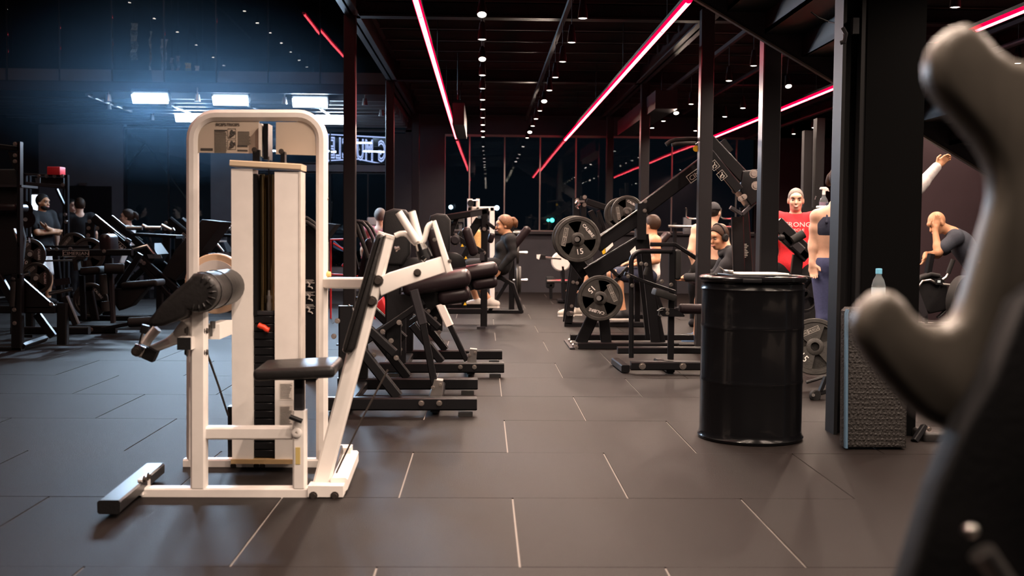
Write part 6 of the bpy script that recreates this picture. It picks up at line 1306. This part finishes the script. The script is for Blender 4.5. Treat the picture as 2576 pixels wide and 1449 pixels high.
# 10 smiling man in red
J, g = stand(2002, 503, 11.3, 1.72, (-.25, -.97, 0)); J.update(wrR=g(.30, .10, .86), elR=g(.27, .0, 1.08))
pr_, hp = person('smiling grey haired man in red tee with white print standing in the right bay', (J['head'].x, J['head'].y, 0), J, (-.22, -.97, -.06), skin_=SK2, hair=hairg, hairkind='buzz', top=clr, bottom=clk, vox=.0085, smile=True)
f_ = V(-.25, -.97, 0).normalized(); rt_ = V(0, 0, 1).cross(-f_) if V(0, 0, 1).cross(-f_).x > 0 else f_.cross(V(0, 0, 1))*-1; rt_ = V(.97, -.25, 0)
cc = J['chest']+f_*.142+V(0, 0, .085); lt = MB().text('STRONG', cc+V(0, 0, -.005), rt_, (0, 0, 1), .048, .004, sx=1.1)
for j in range(3): lt.bar(cc+V(0, 0, -.05-.03*j)-rt_*(.09-.02*j), cc+V(0, 0, -.05-.03*j)+rt_*(.09-.02*j), .012, .006) if False else None
lt.text('MUSCLE', cc+V(0, 0, -.06)-f_*.004, rt_, (0, 0, 1), .024, .004, sx=1.4); mk('shirt_print', lt, paint, pr_)
# 11 woman in navy bra and leggings, head behind the pillar
J, g = stand(2118, 452, 9.4, 1.70, (.35, -.93, 0), w=.9); 
A = lambda x, y, d=0: at(x, y, 9.4+d); J.update(shR=A(2054, 545), elR=A(2044, 612), wrR=A(2042, 662, -.05), hdR=A(2048, 700, -.08), chest=A(2092, 575), pelvis=A(2090, 668), neck=A(2104, 516), hipR=A(2070, 690), hipL=A(2112, 690), knR=A(2072, 800, -.04), anR=A(2078, 905), knL=A(2112, 800), anL=A(2112, 905), shL=A(2150, 545), elL=A(2162, 612), wrL=A(2158, 665))
J['thR'] = V(1, -.3, 0)
for q in 'LR': J['an'+q].z = .09
person('woman in navy sports bra and blue leggings standing left of the broad pillar', (J['head'].x, J['head'].y, 0), J, (.35, -.93, 0), skin_=SK2, hair=hairb, hairkind='bun', bra=cln, bottom=cln2, vox=.0085, fem=True)
# 12 man leaning with his head in his hand
Y = 11.6; A = lambda x, y, d=0: at(x, y, Y+d)
J = dict(head=A(2357, 561), neck=A(2392, 582), chest=A(2422, 618), pelvis=A(2470, 690), shR=A(2412, 600, .17), shL=A(2405, 598, -.17), elR=A(2358, 640, .2), elL=A(2370, 632, -.22), wrR=A(2330, 640, -.05), wrL=A(2352, 578, -.13), hdR=A(2320, 665, -.06), hdL=A(2360, 540, -.125), hipR=A(2478, 700, .1), hipL=A(2478, 700, -.1), knR=A(2470, 790, .1), knL=A(2466, 790, -.12), anR=A(2490, 870, .12), anL=A(2480, 870, -.12))
for q in 'LR': J['an'+q].z = .09
J['elL'] = A(2360, 634, -.2); J['thL'] = V(-1, 0, .2); J['thR'] = V(-.3, -1, 0)
person('bald man in dark navy tee leaning forward with his head in his hand', (J['hipL'].x, Y, 0), J, (-.8, -.2, -.58), up=(-.3, 0, 1), skin_=SK1, top=clnt, bottom=clk, vox=.0085, hands={'L': .12, 'R': .5})
# 13 person behind the pillar reaching up to the stair
Y = 9.6; A = lambda x, y, d=0: at(x, y, Y+d); J, g = stand(2215, 470, Y, 1.78, (.95, .2, 0))
J.update(shR=A(2252, 520, .02), elR=A(2310, 472), wrR=A(2356, 420), hdR=A(2384, 392), neck=A(2212, 512)); J['thR'] = V(-.5, -.2, .8)
person('person in pale grey sweatshirt behind the pillar reaching up to the stair edge', (J['head'].x, J['head'].y, 0), J, (.95, .2, .1), skin_=SK1, hair=hairk, top=cloth('pale_grey_cloth', (.45, .44, .44)), sleeve='long', bottom=clk, vox=.0085, hands={'R': .8})
# 14 a person lying out of sight: sneakers showing past the plates
Y = 15.2; A = lambda x, y, d=0: at(x, y, Y+d); J, g = stand(1462, 600, Y, 1.30, (-.8, -.2, 0)); J.update(anL=A(1432, 722), toL=A(1410, 734), anR=A(1452, 726, .2), toR=A(1432, 738, .2), knL=A(1450, 670), knR=A(1462, 672, .2)) 
J['anL'].z = .10; J['toL'].z = .05; J['anR'].z = .10; J['toR'].z = .05
person('person seated behind the round plates with only a white sneaker showing', (J['head'].x, Y, 0), J, (-.8, -.3, 0), skin_=SK1, hair=hairk, top=clk, bottom=clk, shoes=K('checked_sneaker', (.5, .46, .4), .6), vox=.013)
